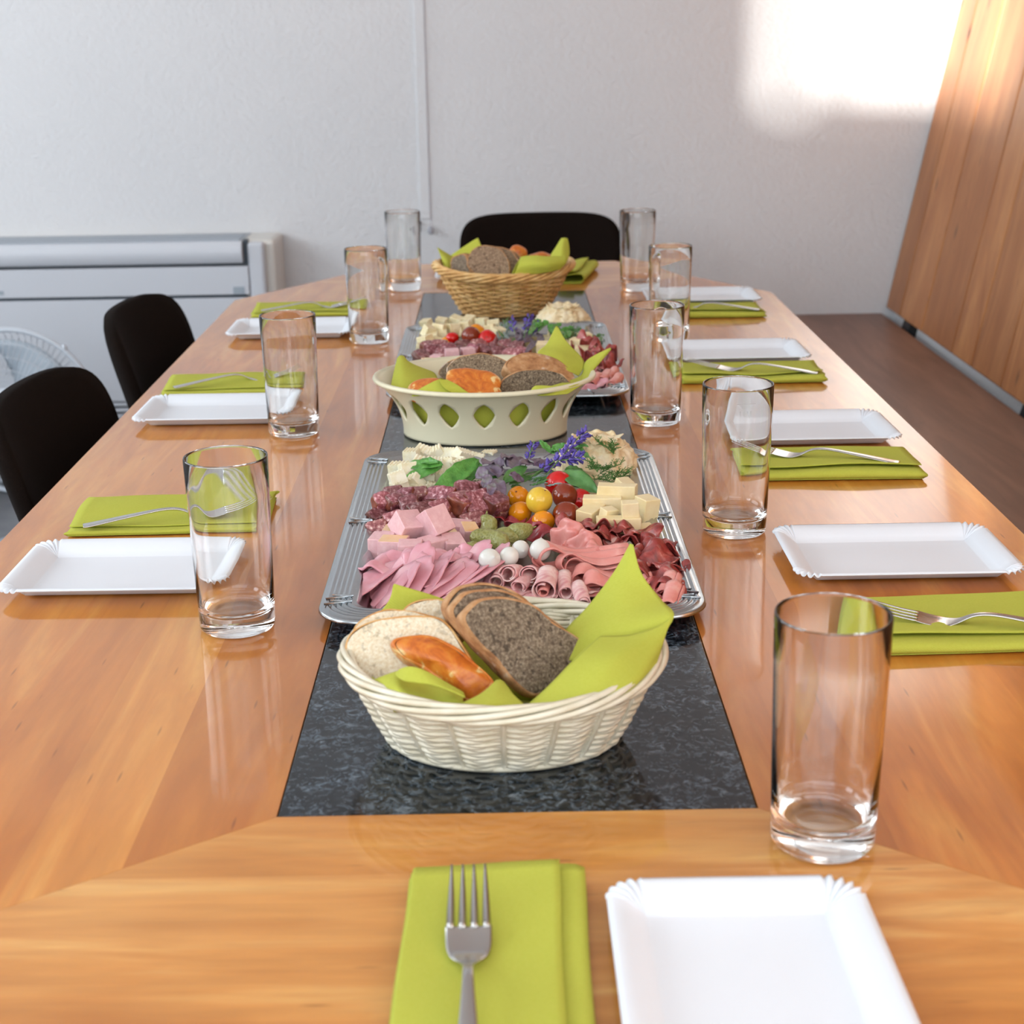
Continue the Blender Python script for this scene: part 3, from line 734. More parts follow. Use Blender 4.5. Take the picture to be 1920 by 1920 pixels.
# ---------------------------------------------------------------- serving platters
def make_tray(label):
    root = thing('serving_tray', label, 'tray', group='silver platters of cold cuts')
    HX, HY = .1645, .268
    prof = [(0, .0125, .040), (.0008, .0150, .040), (.0025, .0158, .039)]
    off = .005
    for k in range(5):
        prof += [(off, .0150, .037-k*.003), (off+.0014, .0168, .0365-k*.003), (off+.0030, .0168, .036-k*.003)]; off += .0044
    prof += [(off+.001, .0150, .023), (off+.0035, .0150, .022), (off+.0055, .0138, .021), (off+.0105, .0030, .018), (off+.013, .0016, .017)]
    def loop(o_, r):
        pts = []
        for (sx, sy, a0) in ((1, 1, 0), (-1, 1, 90), (-1, -1, 180), (1, -1, 270)):
            cx, cy = sx*(HX-o_-r), sy*(HY-o_-r)
            for k in range(13):
                a = R_(a0+90*k/12); pts.append((cx+r*math.cos(a), cy+r*math.sin(a)))
        return pts
    vs, fs = [], []; M = 52
    for o_, z, r in prof: vs += [(x, y, z) for x, y in loop(o_, r)]
    for i in range(len(prof)-1):
        for k in range(M): fs.append((i*M+k, i*M+(k+1) % M, (i+1)*M+(k+1) % M, (i+1)*M+k))
    b = (len(prof)-1)*M
    fs.append(tuple(b+k for k in range(M)))
    o = mk('dish', vs, fs, TRAYM, root); solid(o, .0010, -1)
    for sx in (-1, 1):
        for yy, s in ((0, 1), (0, -1), (HY-.058, 1), (-HY+.058, -1), (HY-.045, 1), (-HY+.045, -1)):
            vs, fs = [], []
            tube([(sx*(HX-.028), yy+s*.001, .0170), (sx*(HX-.005), yy+s*.008, .0172)], .0010, 6, False, vs, fs)
            tube([(sx*(HX-.028), yy+s*.001, .0170), (sx*(HX-.010), yy-s*.001, .0172)], .0008, 6, False, vs, fs)
            mk('rib_tie', vs, fs, TRAYM, root)
    for sy in (-1, 1):
        for xx, s in ((HX-.058, 1), (-HX+.058, -1)):
            vs, fs = [], []
            tube([(xx+s*.001, sy*(HY-.028), .0170), (xx+s*.008, sy*(HY-.005), .0172)], .0010, 6, False, vs, fs)
            mk('rib_tie', vs, fs, TRAYM, root)
    return root
tr1 = make_tray('ribbed silver platter of cold cuts nearest the camera'); tr1.location = (.004, 1.437, TZ)
tr2 = dup(tr1, (.005, 2.237, TZ), 0, 'ribbed silver platter of cold cuts between the cream bowl and the willow basket')
FZ = .0022                                           # platter floor above the table

# ---------------------------------------------------------------- baskets
def basket(name, label, c, ra, rb, ba, bb, h, mat, rows, stakes, rr, amp, rimr, ends=0, group=None, tw=3, inphase=False):
    root = thing(name, label, 'basket', (c[0], c[1], TZ))
    def rad(f):                                      # outward flare with height
        g = f**.85; return ba+(ra-ba)*g, bb+(rb-bb)*g
    def hz_(f, a): return f*(h + ends*(math.cos(a)**2)**1.5)
    vs, fs = [], []; n = stakes*10
    for i in range(rows):
        f = (i+.6)/(rows+.2)
        A, B = rad(f); pts = []
        for k in range(n):
            a = 2*math.pi*k/n; s = math.cos(stakes*a/2*1.0 + ((.9 if i % 2 else 0) if inphase else (math.pi if i % 2 else 0)))
            s = math.copysign(abs(s)**.7, s)
            pts.append(((A+amp*s)*math.cos(a), (B+amp*s)*math.sin(a), .002+hz_(f, a)+.0004*math.sin(3*a+i)))
        tube(pts, rr, 6, True, vs, fs)
    tag(mk('weave', vs, fs, mat, root, color=(1, 1, 1)), kind='stuff')
    vs, fs = [], []
    for k in range(stakes):
        a = 2*math.pi*k/stakes; pts = []
        for j in range(7):
            f = j/6*.99; A, B = rad(f); pts.append((A*math.cos(a), B*math.sin(a), .002+hz_(f, a)))
        tube(pts, rr*1.05, 5, False, vs, fs)
    tag(mk('stakes', vs, fs, mat, root, color=(.8, .8, .8)), kind='stuff')
    n = 160
    for j in range(6):
        pts = []
        for k in range(n):
            a = 2*math.pi*k/n; ph = a*tw+j*math.pi/3
            pts.append(((ra+.001+rimr*1.25*math.cos(ph))*math.cos(a), (rb+.001+rimr*1.25*math.cos(ph))*math.sin(a), hz_(1, a)+.001+rimr*1.35*math.sin(ph)))
        vs, fs = tube(pts, rimr*.62, 6, True); mk('rim_strand', vs, fs, mat, root, color=(1, 1, 1))
    vs, fs = lathe_caps([(1, .0006), (1, .0035)], 48, ba, bb); mk('base', vs, fs, mat, root, smooth=False, color=(.8, .8, .8))
    vs, fs = tube([((ba+.001)*math.cos(k*math.pi/48), (bb+.001)*math.sin(k*math.pi/48), .0028) for k in range(96)], .0028, 6, True); mk('foot_ring', vs, fs, mat, root, color=(.9, .9, .9))
    return root
BC = (-.004, .985)
b1 = basket('wicker_basket', 'cream wicker bread basket nearest the camera on the granite', BC, .108, .097, .079, .056, .060, CREAMR, 21, 36, .0019, .0022, .0036, .004, inphase=True)
FB = (.003, 2.685)
b3 = basket('wicker_basket', 'honey brown willow bread basket at the far end of the granite', FB, .118, .100, .072, .056, .074, WILLOW, 18, 29, .0019, .0026, .0046, .010, tw=5)

# cream bowl with diamond openings
BW = (-.024, 1.846)
bowl = thing('bread_bowl', 'oval cream plastic bread bowl with diamond cut-outs in the middle of the table', 'bowl', (BW[0], BW[1], TZ))
def bowl_s(t_, h, inset=0.0):                        # t_ angle, h 0..1
    H = .071
    g = (.03*(1-h)**3 + 1*h**2.1)
    A = .101 + .034*g; B = .074 + .036*g
    if h < .0: pass
    return ((A-inset)*math.cos(t_), (B-inset)*math.sin(t_), .001+H*h)
NH = 16; vs, fs = [], []
def dia(k, m_=32):                                    # rounded diamond, unit box
    a = 2*math.pi*k/m_; ca, sa = math.cos(a), math.sin(a)
    r = (abs(ca)**1.35+abs(sa)**1.35)**(-1/1.35); return r*ca, r*sa
for c in range(NH):
    tc_ = 2*math.pi*c/NH - math.pi/2; hw = math.pi/NH; h0, h1 = .18, .90; hc = .545; hh = .36/1.0
    rings = []
    for ring in range(5):
        f = ring/4; L_ = []
        for k in range(32):
            dx, dy = dia(k); ix, iy = dx*.60*hw, dy*.235
            a = 2*math.pi*k/32; ca, sa = math.cos(a), math.sin(a); s = 1/max(abs(ca), abs(sa)); ox, oy = ca*s*hw, (hc-h0 if sa < 0 else h1-hc)*sa*s
            x, y = ix+(ox-ix)*f, iy+(oy-iy)*f
            L_.append(len(vs)); vs.append(bowl_s(tc_+x, hc+y))
        rings.append(L_)
    for r_ in range(4):
        for k in range(32): fs.append((rings[r_][k], rings[r_][(k+1) % 32], rings[r_+1][(k+1) % 32], rings[r_+1][k]))
# bands below and above the openings
bandn = NH*8
angs = []
for c in range(NH):
    tc_ = 2*math.pi*c/NH - math.pi/2; hw = math.pi/NH
    for k in (-1, -.7071*1.0, 0, .7071): pass
def band(hs):
    b0 = len(vs); m_ = NH*8
    for h in hs:
        for k in range(m_):
            c, q = divmod(k, 8); xq = [-1, -math.tan(math.pi/4*.75), -math.tan(math.pi/4*.5), -math.tan(math.pi/4*.25), 0, math.tan(math.pi/4*.25), math.tan(math.pi/4*.5), math.tan(math.pi/4*.75)][q]
            t_ = 2*math.pi*c/NH - math.pi/2 + xq*math.pi/NH
            vs.append(bowl_s(t_, h))
    for i in range(len(hs)-1):
        for k in range(m_): fs.append((b0+i*m_+k, b0+i*m_+(k+1) % m_, b0+(i+1)*m_+(k+1) % m_, b0+(i+1)*m_+k))
    return b0, m_
b0, m_ = band([0, .04, .1, .18]); fs.append(tuple(b0+k for k in range(m_))[::-1])
band([.90, .95, 1.0])
o = mk('shell', vs, fs, CERAM, bowl)
bm = bmesh.new(); bm.from_mesh(o.data); bmesh.ops.remove_doubles(bm, verts=bm.verts, dist=.0002); bmesh.ops.recalc_face_normals(bm, faces=bm.faces); bm.to_mesh(o.data); bm.free()
o.data.polygons.foreach_set('use_smooth', [True]*len(o.data.polygons))
solid(o, .0032, -1)
vs, fs = tube([(bowl_s(k*math.pi/48, 1)[0]*1.0, bowl_s(k*math.pi/48, 1)[1], .0715) for k in range(96)], .0030, 8, True); mk('rim', vs, fs, CERAM, bowl)

# ---------------------------------------------------------------- helper builders for food
def plane_slice(name, label, cat, px, p0, n, th, mcrumb, mcrust, group=None, crustw=.0035, ctint=(1,1,1), dome=.0, seed=1):
    n = Vector(n).normalized(); p0 = Vector(p0)
    pts = [onp(u, v_, p0, n) for u, v_ in px]
    pts = cat_closed(pts, 72)
    c = sum(pts, Vector())/len(pts)
    root = thing(name, label, cat, c, 0, group)
    def ring(s, d, ns=0):
        out = []
        for i, p in enumerate(pts):
            r = p-c; l = r.length; l2 = max(l-s, 0) if s < .5 else 0
            q = r*(l2/l) + n*(d + ns*nz(p+r*(l2/l), 160, seed)*.0009)
            q += r.normalized()*.0012*nz(p, 55, seed)
            out.append(q)
        return out
    rmin = min((p-c).length for p in pts)
    def cap(d, ns):
        vs = []; rr = []
        for f in (0, .25, .5, .75, 1):
            s_ = crustw*f + (1-f)*0
        K = 7
        for k in range(K):
            f = k/(K-1)
            for i, p in enumerate(pts):
                r = p-c; l = r.length; q = r*((l-crustw)/l*(1-f*.97)); vs.append(q+n*(d+ns*dome*(f*(2-f)) + ns*nz(p*0+c+q, 190, seed)*.0006))
        fs = []
        for k in range(K-1):
            for i in range(72): fs.append((k*72+i, k*72+(i+1) % 72, (k+1)*72+(i+1) % 72, (k+1)*72+i))
        fs.append(tuple((K-1)*72+i for i in range(72)))
        return vs, fs
    v1, f1 = cap(0, 1); v2, f2 = cap(-th, -1); b = len(v1)
    mk('crumb', v1+v2, f1+[tuple(b+i for i in reversed(f)) for f in f2], mcrumb, root, color=ctint)
    vs = ring(crustw, .0001)+ring(crustw*.35, .0002)+ring(0, -th*.18)+ring(-.0006, -th*.5)+ring(0, -th*.82)+ring(crustw*.35, -th-.0002)+ring(crustw, -th-.0001)
    fs = []
    for k in range(6):
        for i in range(72): fs.append((k*72+i, (k+1)*72+i, (k+1)*72+(i+1) % 72, k*72+(i+1) % 72))
    mk('crust', vs, fs, mcrust, root, color=(1, 1, 1))
    return root
def sheet(name, label, cat, rows, mat, th=.0008, lv=3, parent=None, group=None):
    """rows of (px, py, Y) control points -> smooth cloth sheet"""
    P = [[atY(*q) if len(q) == 3 else Vector(q[:3]) for q in r] for r in rows]
    c = P[0][0].copy()
    nv, nu = len(P), len(P[0])
    # smooth resample both ways
    A = [cat_open(r, nu*5) for r in P]
    B = [cat_open([A[j][i] for j in range(nv)], nv*5) for i in range(nu*5)]
    vs = [B[i][j]-c for j in range(nv*5) for i in range(nu*5)]
    W = nu*5; fs = [(j*W+i, j*W+i+1, (j+1)*W+i+1, (j+1)*W+i) for j in range(nv*5-1) for i in range(W-1)]
    o = mk(name, vs, fs, mat, parent); o.location = c; solid(o, th, 0)
    if label: tag(o, label, cat, group)
    return o
exec_food = True

# ---------------------------------------------------------------- bread and green liners: nearest basket
# outlines are real loaves' cross-sections standing in the basket, leaning back
def lean_n(deg, side=0): return Vector((math.sin(R_(side)), -math.cos(R_(deg))*math.cos(R_(side)), math.sin(R_(deg))))
nR = Vector((.42, -.74, .42)).normalized()
rye = [(868, 1160), (880, 1138), (903, 1121), (950, 1118), (1000, 1132), (1040, 1165), (1094, 1206), (1085, 1240), (1045, 1285), (1003, 1306), (965, 1280), (925, 1236), (888, 1196)]
fp = Vector((.012, .962, TZ+.055))
plane_slice('bread_slice', 'large front slice of dark rye bread in the cream wicker basket', 'bread', rye, fp, nR, .013, RYE, RCRUST, 'rye bread slices in the cream wicker basket', crustw=.0022)
sh = lambda pts, dx, dy: [(u+dx, v_+dy) for u, v_ in pts]
plane_slice('bread_slice', 'second rye slice, standing right behind the large front one in the cream wicker basket', 'bread', sh(rye, -22, -14), fp-nR*.0125, nR, .010, RYE, RCRUST, 'rye bread slices in the cream wicker basket', crustw=.0022, seed=3)
plane_slice('bread_slice', 'rearmost rye slice against the platter edge in the cream wicker basket', 'bread', sh(rye[:8]+[(1050, 1262), (990, 1270), (940, 1240), (905, 1215), (880, 1190)], -32, -24), fp-nR*.024, nR, .010, RYE, RCRUST, 'rye bread slices in the cream wicker basket', crustw=.0022, seed=5)
nW = Vector((-.12, -.70, .62)).normalized()
wp = Vector((-.055, .955, TZ+.055))
white1 = [(648, 1248), (646, 1212), (660, 1185), (700, 1163), (760, 1152), (815, 1155), (845, 1175), (870, 1215), (900, 1262), (880, 1300), (800, 1305), (720, 1295), (675, 1276)]
plane_slice('bread_slice', 'white bread slice in front at the left of the cream wicker basket', 'bread', white1, wp, nW, .013, WHITEB, GCRUST, 'white bread slices in the cream wicker basket', crustw=.0018)
white2 = [(660, 1215), (662, 1175), (690, 1152), (735, 1141), (790, 1147), (845, 1170), (850, 1220), (780, 1240), (700, 1240)]
plane_slice('bread_slice', 'white bread slice half hidden behind the front white one', 'bread', white2, wp-nW*.015, nW, .012, WHITEB, GCRUST, 'white bread slices in the cream wicker basket', crustw=.0018, seed=4)
white3 = [(745, 1180), (755, 1142), (785, 1125), (830, 1122), (865, 1140), (880, 1180), (830, 1210), (770, 1210)]
plane_slice('bread_slice', 'small white bread slice peeking out between white and rye slices', 'bread', white3, wp-nW*.030, nW, .011, WHITEB, GCRUST, 'white bread slices in the cream wicker basket', crustw=.0018, seed=6)
def blob(name, label, cat, c, ax, ay, az, mat, group=None, sub=4, nscale=30, namp=.002, flat=None, color=None, seed=0, sq=1.0, smooth=True, parent=None):
    bm = bmesh.new(); bmesh.ops.create_icosphere(bm, subdivisions=sub, radius=1)
    Mx = Matrix((ax, ay, az)).transposed(); c = Vector(c)
    for v_ in bm.verts:
        q = v_.co.copy()
        if sq != 1: q = Vector([math.copysign(abs(t_)**sq, t_) for t_ in q]); 
        w_ = Mx @ q; w_ += w_.normalized()*namp*nz(w_+c, nscale, seed); v_.co = w_
    o = bmk(name, bm, mat, parent, smooth, color); o.location = c
    if label: tag(o, label, cat, group)
    return o
bun = [(735, 1203), (762, 1191), (800, 1189), (845, 1205), (885, 1235), (920, 1268), (926, 1284), (905, 1306), (888, 1318), (852, 1298), (815, 1272), (788, 1250), (755, 1232)]
plane_slice('bread_slice', 'shiny brown glazed piece of plaited bread lying on the white slice', 'bread', bun, wp+nW*.010, Vector((.1, -.72, .66)), .012, GLAZE, GLAZE, 'white bread slices in the cream wicker basket', crustw=.0030, dome=.009, seed=9)
TG = 'green napkins lining the bread'
lin = thing('basket_liner', 'bright green napkin lining the cream wicker basket with tall pointed corner', 'napkin', (BC[0], BC[1], TZ+.004), group='green napkins lining the bread')
def lsheet(name, rows, root, dy=.008, **k):
    rows = [[(u, v_, y+dy) for u, v_, y in r] for r in rows]
    o = sheet(name, None, None, rows, TISSUE, parent=None, **k); o.parent = root; o.location = o.location-root.location; return o
# tall corner at the right, its bright inner face
lsheet('tall_corner', [[(1182, 1019, 1.035), (1184, 1020, 1.034), (1187, 1021, 1.033)],
  [(1150, 1075, 1.03), (1170, 1080, 1.022), (1203, 1075, 1.02)],
  [(1100, 1140, 1.015), (1160, 1130, 1.0), (1240, 1125, 1.00)],
  [(1062, 1180, 1.0), (1140, 1185, .975), (1264, 1152, .97)],
  [(1030, 1235, .985), (1110, 1235, .965), (1245, 1190, .965)]], lin)
lsheet('outer_fold', [[(1125, 1193, .960), (1185, 1190, .957), (1240, 1172, .962), (1264, 1150, .972)],
  [(1085, 1228, .938), (1150, 1232, .925), (1215, 1215, .94), (1248, 1190, .955)],
  [(1030, 1285, .917), (1110, 1285, .905), (1195, 1262, .918), (1236, 1228, .945)],
  [(975, 1337, .902), (1070, 1328, .892), (1170, 1300, .905), (1226, 1250, .938)],
  [(985, 1350, .915), (1070, 1340, .908), (1150, 1312, .922), (1200, 1265, .950)]], lin)
lsheet('front_peak', [[(930, 1276, .925), (938, 1275, .927), (945, 1279, .93)],
  [(900, 1302, .905), (930, 1300, .905), (962, 1302, .91)],
  [(850, 1325, .893), (915, 1325, .890), (985, 1325, .898)],
  [(800, 1345, .892), (900, 1350, .888), (985, 1345, .894)]], lin)
lsheet('front_roll', [[(670, 1284, .93), (700, 1275, .925), (735, 1262, .925), (770, 1254, .93), (800, 1262, .94), (835, 1280, .935), (868, 1300, .93)],
  [(690, 1300, .915), (720, 1296, .91), (745, 1290, .905), (765, 1288, .912), (800, 1292, .918), (840, 1296, .912), (868, 1312, .905)],
  [(720, 1315, .903), (745, 1318, .90), (775, 1320, .895), (800, 1322, .895), (830, 1325, .893), (850, 1326, .893), (870, 1328, .893)],
  [(740, 1335, .905), (770, 1338, .90), (800, 1340, .895), (815, 1342, .895), (835, 1343, .893), (850, 1344, .893), (870, 1345, .893)]], lin)
lsheet('curled_edge', [[(742, 1262, .919), (752, 1254, .913), (770, 1250, .908), (795, 1257, .906), (830, 1276, .905), (868, 1298, .904)],
  [(744, 1268, .912), (756, 1276, .902), (780, 1280, .898), (810, 1284, .895), (845, 1295, .893), (872, 1308, .893)]], lin)
lsheet('back_corner', [[(700, 1165, 1.045), (730, 1125, 1.045), (737, 1098, 1.047), (741, 1096, 1.048)],
  [(720, 1175, 1.04), (760, 1140, 1.04), (790, 1118, 1.042), (800, 1113, 1.045)],
  [(740, 1190, 1.035), (790, 1160, 1.035), (830, 1135, 1.04), (845, 1128, 1.042)]], lin)
# lining inside the bowl, seen between the slices
def lining(root, name, A, B, a, b, h, c, seed):
    def fn(u, v_):
        t_ = 2*math.pi*u; wv = 1+.04*math.sin(5*t_+seed); return ((a+(A-a)*v_)*math.cos(t_)*wv, (b+(B-b)*v_)*math.sin(t_)*wv, .004+h*v_+.003*math.sin(4*t_+seed)*v_)
    vs, fs = grid(64, 8, fn, True); fs.append(tuple(range(64))); return solid(mk(name, vs, fs, TISSUE, root), .0008, 0)
lining(lin, 'lining', .096, .081, .062, .040, .046, BC, 1)

# ---------------------------------------------------------------- bread and liners: cream bowl
lin2 = thing('basket_liner', 'bright green napkin lining the cream bowl, showing through the cut-outs', 'napkin', (BW[0], BW[1], TZ+.004), group='green napkins lining the bread')
lining(lin2, 'lining', .099, .074, .086, .060, .050, BW, 2)
fpm = Vector((.02, 1.80, TZ+.085)); nM = Vector((.05, -.9, .35)).normalized()
GB = 'rye bread slices in the cream bowl'
r1 = [(937, 742), (937, 722), (948, 706), (975, 694), (1010, 690), (1045, 697), (1065, 710), (1072, 726), (1050, 745), (1000, 752), (955, 752)]
plane_slice('bread_slice', 'rye slice facing the camera at the right of the cream bowl', 'bread', r1, fpm, nM, .014, RYE, RCRUST, GB, crustw=.002, seed=2, ctint=(.85, .85, .8))
nT = Vector((.25, -.55, .80)).normalized()
r2 = [(838, 700), (840, 684), (862, 668), (900, 661), (935, 668), (965, 690), (955, 712), (920, 722), (870, 715)]
plane_slice('bread_slice', 'floury rye slice lying at the left on top of the cream bowl', 'bread', r2, Vector((-.02, 1.85, TZ+.085)), Vector((-.2, -.85, .45)).normalized(), .022, RYE, RCRUST, GB, crustw=.0022, seed=7, ctint=(1.15, 1.1, 1.0))
plane_slice('bread_slice', 'rye slice tucked behind the floury one, at the left end', 'bread', sh(r2, -14, 6), Vector((-.02, 1.87, TZ+.083)), Vector((-.5, -.8, .35)).normalized(), .016, RYE, RCRUST, GB, crustw=.0022, seed=8, ctint=(1.05, 1, .9))
r3 = [(948, 690), (955, 672), (985, 660), (1020, 664), (1050, 676), (1075, 700), (1078, 722), (1040, 720), (990, 712)]
plane_slice('bread_slice', 'floury crusty rye end piece at the back right of the cream bowl', 'bread', r3, Vector((.04, 1.85, TZ+.085)), nT, .022, RCRUST, RCRUST, GB, crustw=.003, seed=9, dome=.004)
for k, (p_, q_, d_, lb) in enumerate([((840, 708), (935, 722), .0, 'upper glazed orange bread slice in the cream bowl'), ((850, 722), (935, 742), -.012, 'lower glazed orange bread slice in the cream bowl'), ((765, 735), (830, 728), .0, 'small glazed bread piece at the left end of the cream bowl')]):
    a1, a2 = atY(*p_, 1.79+d_), atY(*q_, 1.785+d_); ax = (a2-a1); n_ = Vector((.1, -.6, .78)).normalized()
    blob('bread_slice', lb, 'bread', (a1+a2)/2, ax*.55, n_.cross(ax.normalized())*.018, n_*.007, GLAZE, 'glazed bread in the cream bowl', nscale=50, namp=.003, sq=.8, seed=k)
lsheet('left_corner', [[(745, 672, 1.86), (750, 667, 1.86), (757, 668, 1.862), (766, 678, 1.865), (790, 690, 1.87)],
  [(738, 700, 1.83), (752, 698, 1.82), (768, 696, 1.825), (790, 696, 1.84), (815, 700, 1.86)],
  [(732, 728, 1.79), (755, 735, 1.775), (780, 735, 1.775), (800, 730, 1.78), (825, 725, 1.80)]], lin2, dy=.016)
lsheet('front_fold', [[(775, 737, 1.755), (800, 722, 1.755), (825, 711, 1.76), (840, 716, 1.765), (865, 728, 1.76), (890, 744, 1.755)],
  [(772, 743, 1.745), (805, 741, 1.742), (840, 742, 1.740), (860, 745, 1.74), (875, 748, 1.74), (890, 750, 1.74)]], lin2, dy=.016)
lsheet('front_curl', [[(824, 712, 1.748), (832, 726, 1.742), (850, 738, 1.742), (880, 746, 1.742)], [(838, 712, 1.752), (858, 722, 1.748), (872, 732, 1.746), (890, 744, 1.744)]], lin2, dy=.016)
lsheet('right_point', [[(1042, 612, 1.93), (1044, 612, 1.93), (1046, 613, 1.93)], [(1025, 645, 1.90), (1045, 645, 1.895), (1062, 640, 1.90)],
  [(1008, 662, 1.87), (1050, 668, 1.86), (1095, 678, 1.87)], [(1030, 680, 1.85), (1065, 695, 1.835), (1085, 705, 1.84)]], lin2, dy=.016)
lsheet('right_wing', [[(1144, 652, 1.87), (1145, 653, 1.87), (1146, 655, 1.87)], [(1100, 676, 1.865), (1115, 682, 1.85), (1132, 672, 1.86)],
  [(1088, 705, 1.84), (1095, 712, 1.81), (1108, 700, 1.83)], [(1040, 722, 1.765), (1075, 722, 1.76), (1105, 712, 1.79)], [(985, 738, 1.745), (1020, 742, 1.738), (1065, 738, 1.745)]], lin2, dy=.016)
lsheet('right_curl', [[(990, 742, 1.752), (1000, 726, 1.755), (1012, 723, 1.757), (1050, 725, 1.757)], [(990, 744, 1.745), (1010, 735, 1.747), (1030, 732, 1.747), (1060, 730, 1.75)]], lin2, dy=.016)

# ---------------------------------------------------------------- bread and liners: willow basket
lin3 = thing('basket_liner', 'green napkin lining the willow basket, with a rolled corner at the right', 'napkin', (FB[0], FB[1], TZ+.004), group='green napkins lining the bread')
lining(lin3, 'lining', .102, .084, .058, .042, .058, FB, 3)
GW = 'bread slices in the willow basket'
nF = Vector((-.05, -.95, .3)).normalized()
s1 = [(877, 500), (879, 478), (890, 464), (912, 459), (938, 466), (952, 485), (957, 510), (945, 520), (900, 518)]
plane_slice('bread_slice', 'round grey-brown slice facing the camera in the willow basket', 'bread', s1, Vector((-.02, 2.63, TZ+.10)), nF, .012, RYE, RCRUST, GW, crustw=.002, seed=11, ctint=(1.5, 1.35, 1.25))
plane_slice('bread_slice', 'brown slice right behind the round one in the willow basket', 'bread', sh(s1, 20, 3), Vector((-.02, 2.65, TZ+.10)), nF, .010, RYE, RCRUST, GW, crustw=.002, seed=12, ctint=(1.3, 1.2, 1.1))
plane_slice('bread_slice', 'brown slice third in line in the willow basket', 'bread', sh(s1, 30, 7), Vector((-.02, 2.668, TZ+.10)), nF, .010, RYE, RCRUST, GW, crustw=.002, seed=13, ctint=(1.4, 1.25, 1.1))
s2 = [(845, 505), (846, 485), (858, 477), (872, 476), (880, 495), (880, 512), (860, 516)]
plane_slice('bread_slice', 'small crusty slice at the left end of the willow basket', 'bread', s2, Vector((-.06, 2.64, TZ+.09)), Vector((-.6, -.8, .2)).normalized(), .02, RYE, RCRUST, GW, crustw=.003, seed=14)
plane_slice('bread_slice', 'dark crusty slice wedged between the left slices in the willow basket', 'bread', sh(s2, 14, 0), Vector((-.05, 2.655, TZ+.09)), Vector((-.6, -.8, .2)).normalized(), .014, RYE, RCRUST, GW, crustw=.003, seed=15, ctint=(.7, .7, .7))
for k, (p_, q_, hw, lb) in enumerate([((955, 478), (985, 475), .017, 'pointed glazed orange bread piece in the willow basket'), ((992, 484), (1035, 484), .010, 'flat glazed orange bread piece in the willow basket')]):
    a1, a2 = atY(*p_, 2.70), atY(*q_, 2.70); ax = a2-a1; n_ = Vector((0, -1, .2)).normalized()
    blob('bread_slice', lb, 'bread', (a1+a2)/2, ax*.6, n_.cross(ax.normalized())*hw, n_*.012, GLAZE, 'glazed bread in the willow basket', nscale=50, namp=.003, seed=k)
lsheet('left_tip', [[(820, 464, 2.72), (835, 473, 2.72), (850, 482, 2.72)], [(826, 480, 2.70), (838, 485, 2.69), (848, 492, 2.69)], [(832, 500, 2.68), (838, 504, 2.66), (845, 508, 2.66)]], lin3)
lsheet('back_flap', [[(846, 478, 2.75), (870, 462, 2.75), (894, 447, 2.75), (896, 449, 2.75)], [(850, 492, 2.74), (875, 478, 2.74), (898, 462, 2.74), (903, 463, 2.74)], [(855, 505, 2.73), (880, 495, 2.73), (905, 480, 2.73), (908, 480, 2.73)]], lin3)
lsheet('rolled_corner', [[(976, 482, 2.60), (1000, 479, 2.59), (1030, 481, 2.59), (1062, 480, 2.60)], [(972, 495, 2.58), (1000, 495, 2.57), (1030, 495, 2.57), (1062, 492, 2.59)], [(965, 514, 2.585), (1000, 514, 2.58), (1030, 510, 2.58), (1050, 505, 2.59)]], lin3)
lsheet('roll_mouth', [[(978, 481, 2.600), (990, 479, 2.61), (996, 484, 2.60)], [(968, 496, 2.60), (985, 498, 2.62), (994, 498, 2.60)], [(959, 514, 2.59), (975, 516, 2.60), (986, 514, 2.59)]], lin3)
lsheet('upright_tip', [[(1052, 447, 2.66), (1058, 446, 2.66), (1064, 447, 2.66)], [(1043, 462, 2.65), (1055, 462, 2.64), (1067, 462, 2.65)], [(1033, 478, 2.64), (1052, 480, 2.62), (1067, 480, 2.63)], [(1030, 495, 2.63), (1050, 496, 2.61), (1060, 495, 2.61)]], lin3)

# ---------------------------------------------------------------- food builders
ORD17 = ['first', 'second', 'third', 'fourth', 'fifth', 'sixth', 'seventh', 'eighth', 'ninth', 'tenth', 'eleventh', 'twelfth', 'thirteenth', 'fourteenth', 'fifteenth', 'sixteenth', 'seventeenth']
ORD = ['first', 'second', 'third', 'fourth', 'fifth', 'sixth', 'seventh', 'eighth', 'ninth', 'tenth', 'eleventh', 'twelfth']
def ranked(items, text, n_from='left'):
    """items sorted by column: label text with its place in the row"""
    it = sorted(items, key=lambda q: q[0]); out = []
    for i, q in enumerate(it):
        w_ = 'leftmost' if i == 0 else ('rightmost' if i == len(it)-1 else ORD[i]+' from the left')
        out.append((q, text % w_))
    return out
def rotm(yaw, pitch=0, roll=0): return Matrix.Rotation(yaw, 3, 'Z') @ Matrix.Rotation(pitch, 3, 'X') @ Matrix.Rotation(roll, 3, 'Y')
def cube(name, label, cat, group, c, sz, rot, mats, bev=.0012, seed=0, skinside=None, color=(1, 1, 1)):
    rnd = random.Random(seed); sx, sy, s3 = (q/2 for q in sz); vs = []
    for x in (-1, 1):
        for y in (-1, 1):
            for z in (-1, 1):
                vs.append(rot @ Vector((x*sx*rnd.uniform(.9, 1.04), y*sy*rnd.uniform(.9, 1.04), z*s3*rnd.uniform(.92, 1.04))))
    fs = [(0,1,3,2),(4,6,7,5),(0,4,5,1),(2,3,7,6),(0,2,6,4),(1,5,7,3)]
    mi = None
    if skinside is not None: mi = [1 if i == skinside else 0 for i in range(6)]
    o = mk(name, vs, fs, mats, None, smooth=False, color=color, matidx=mi); o.location = c; bevel(o, bev, 3, 20)
    return tag(o, label, cat, group)
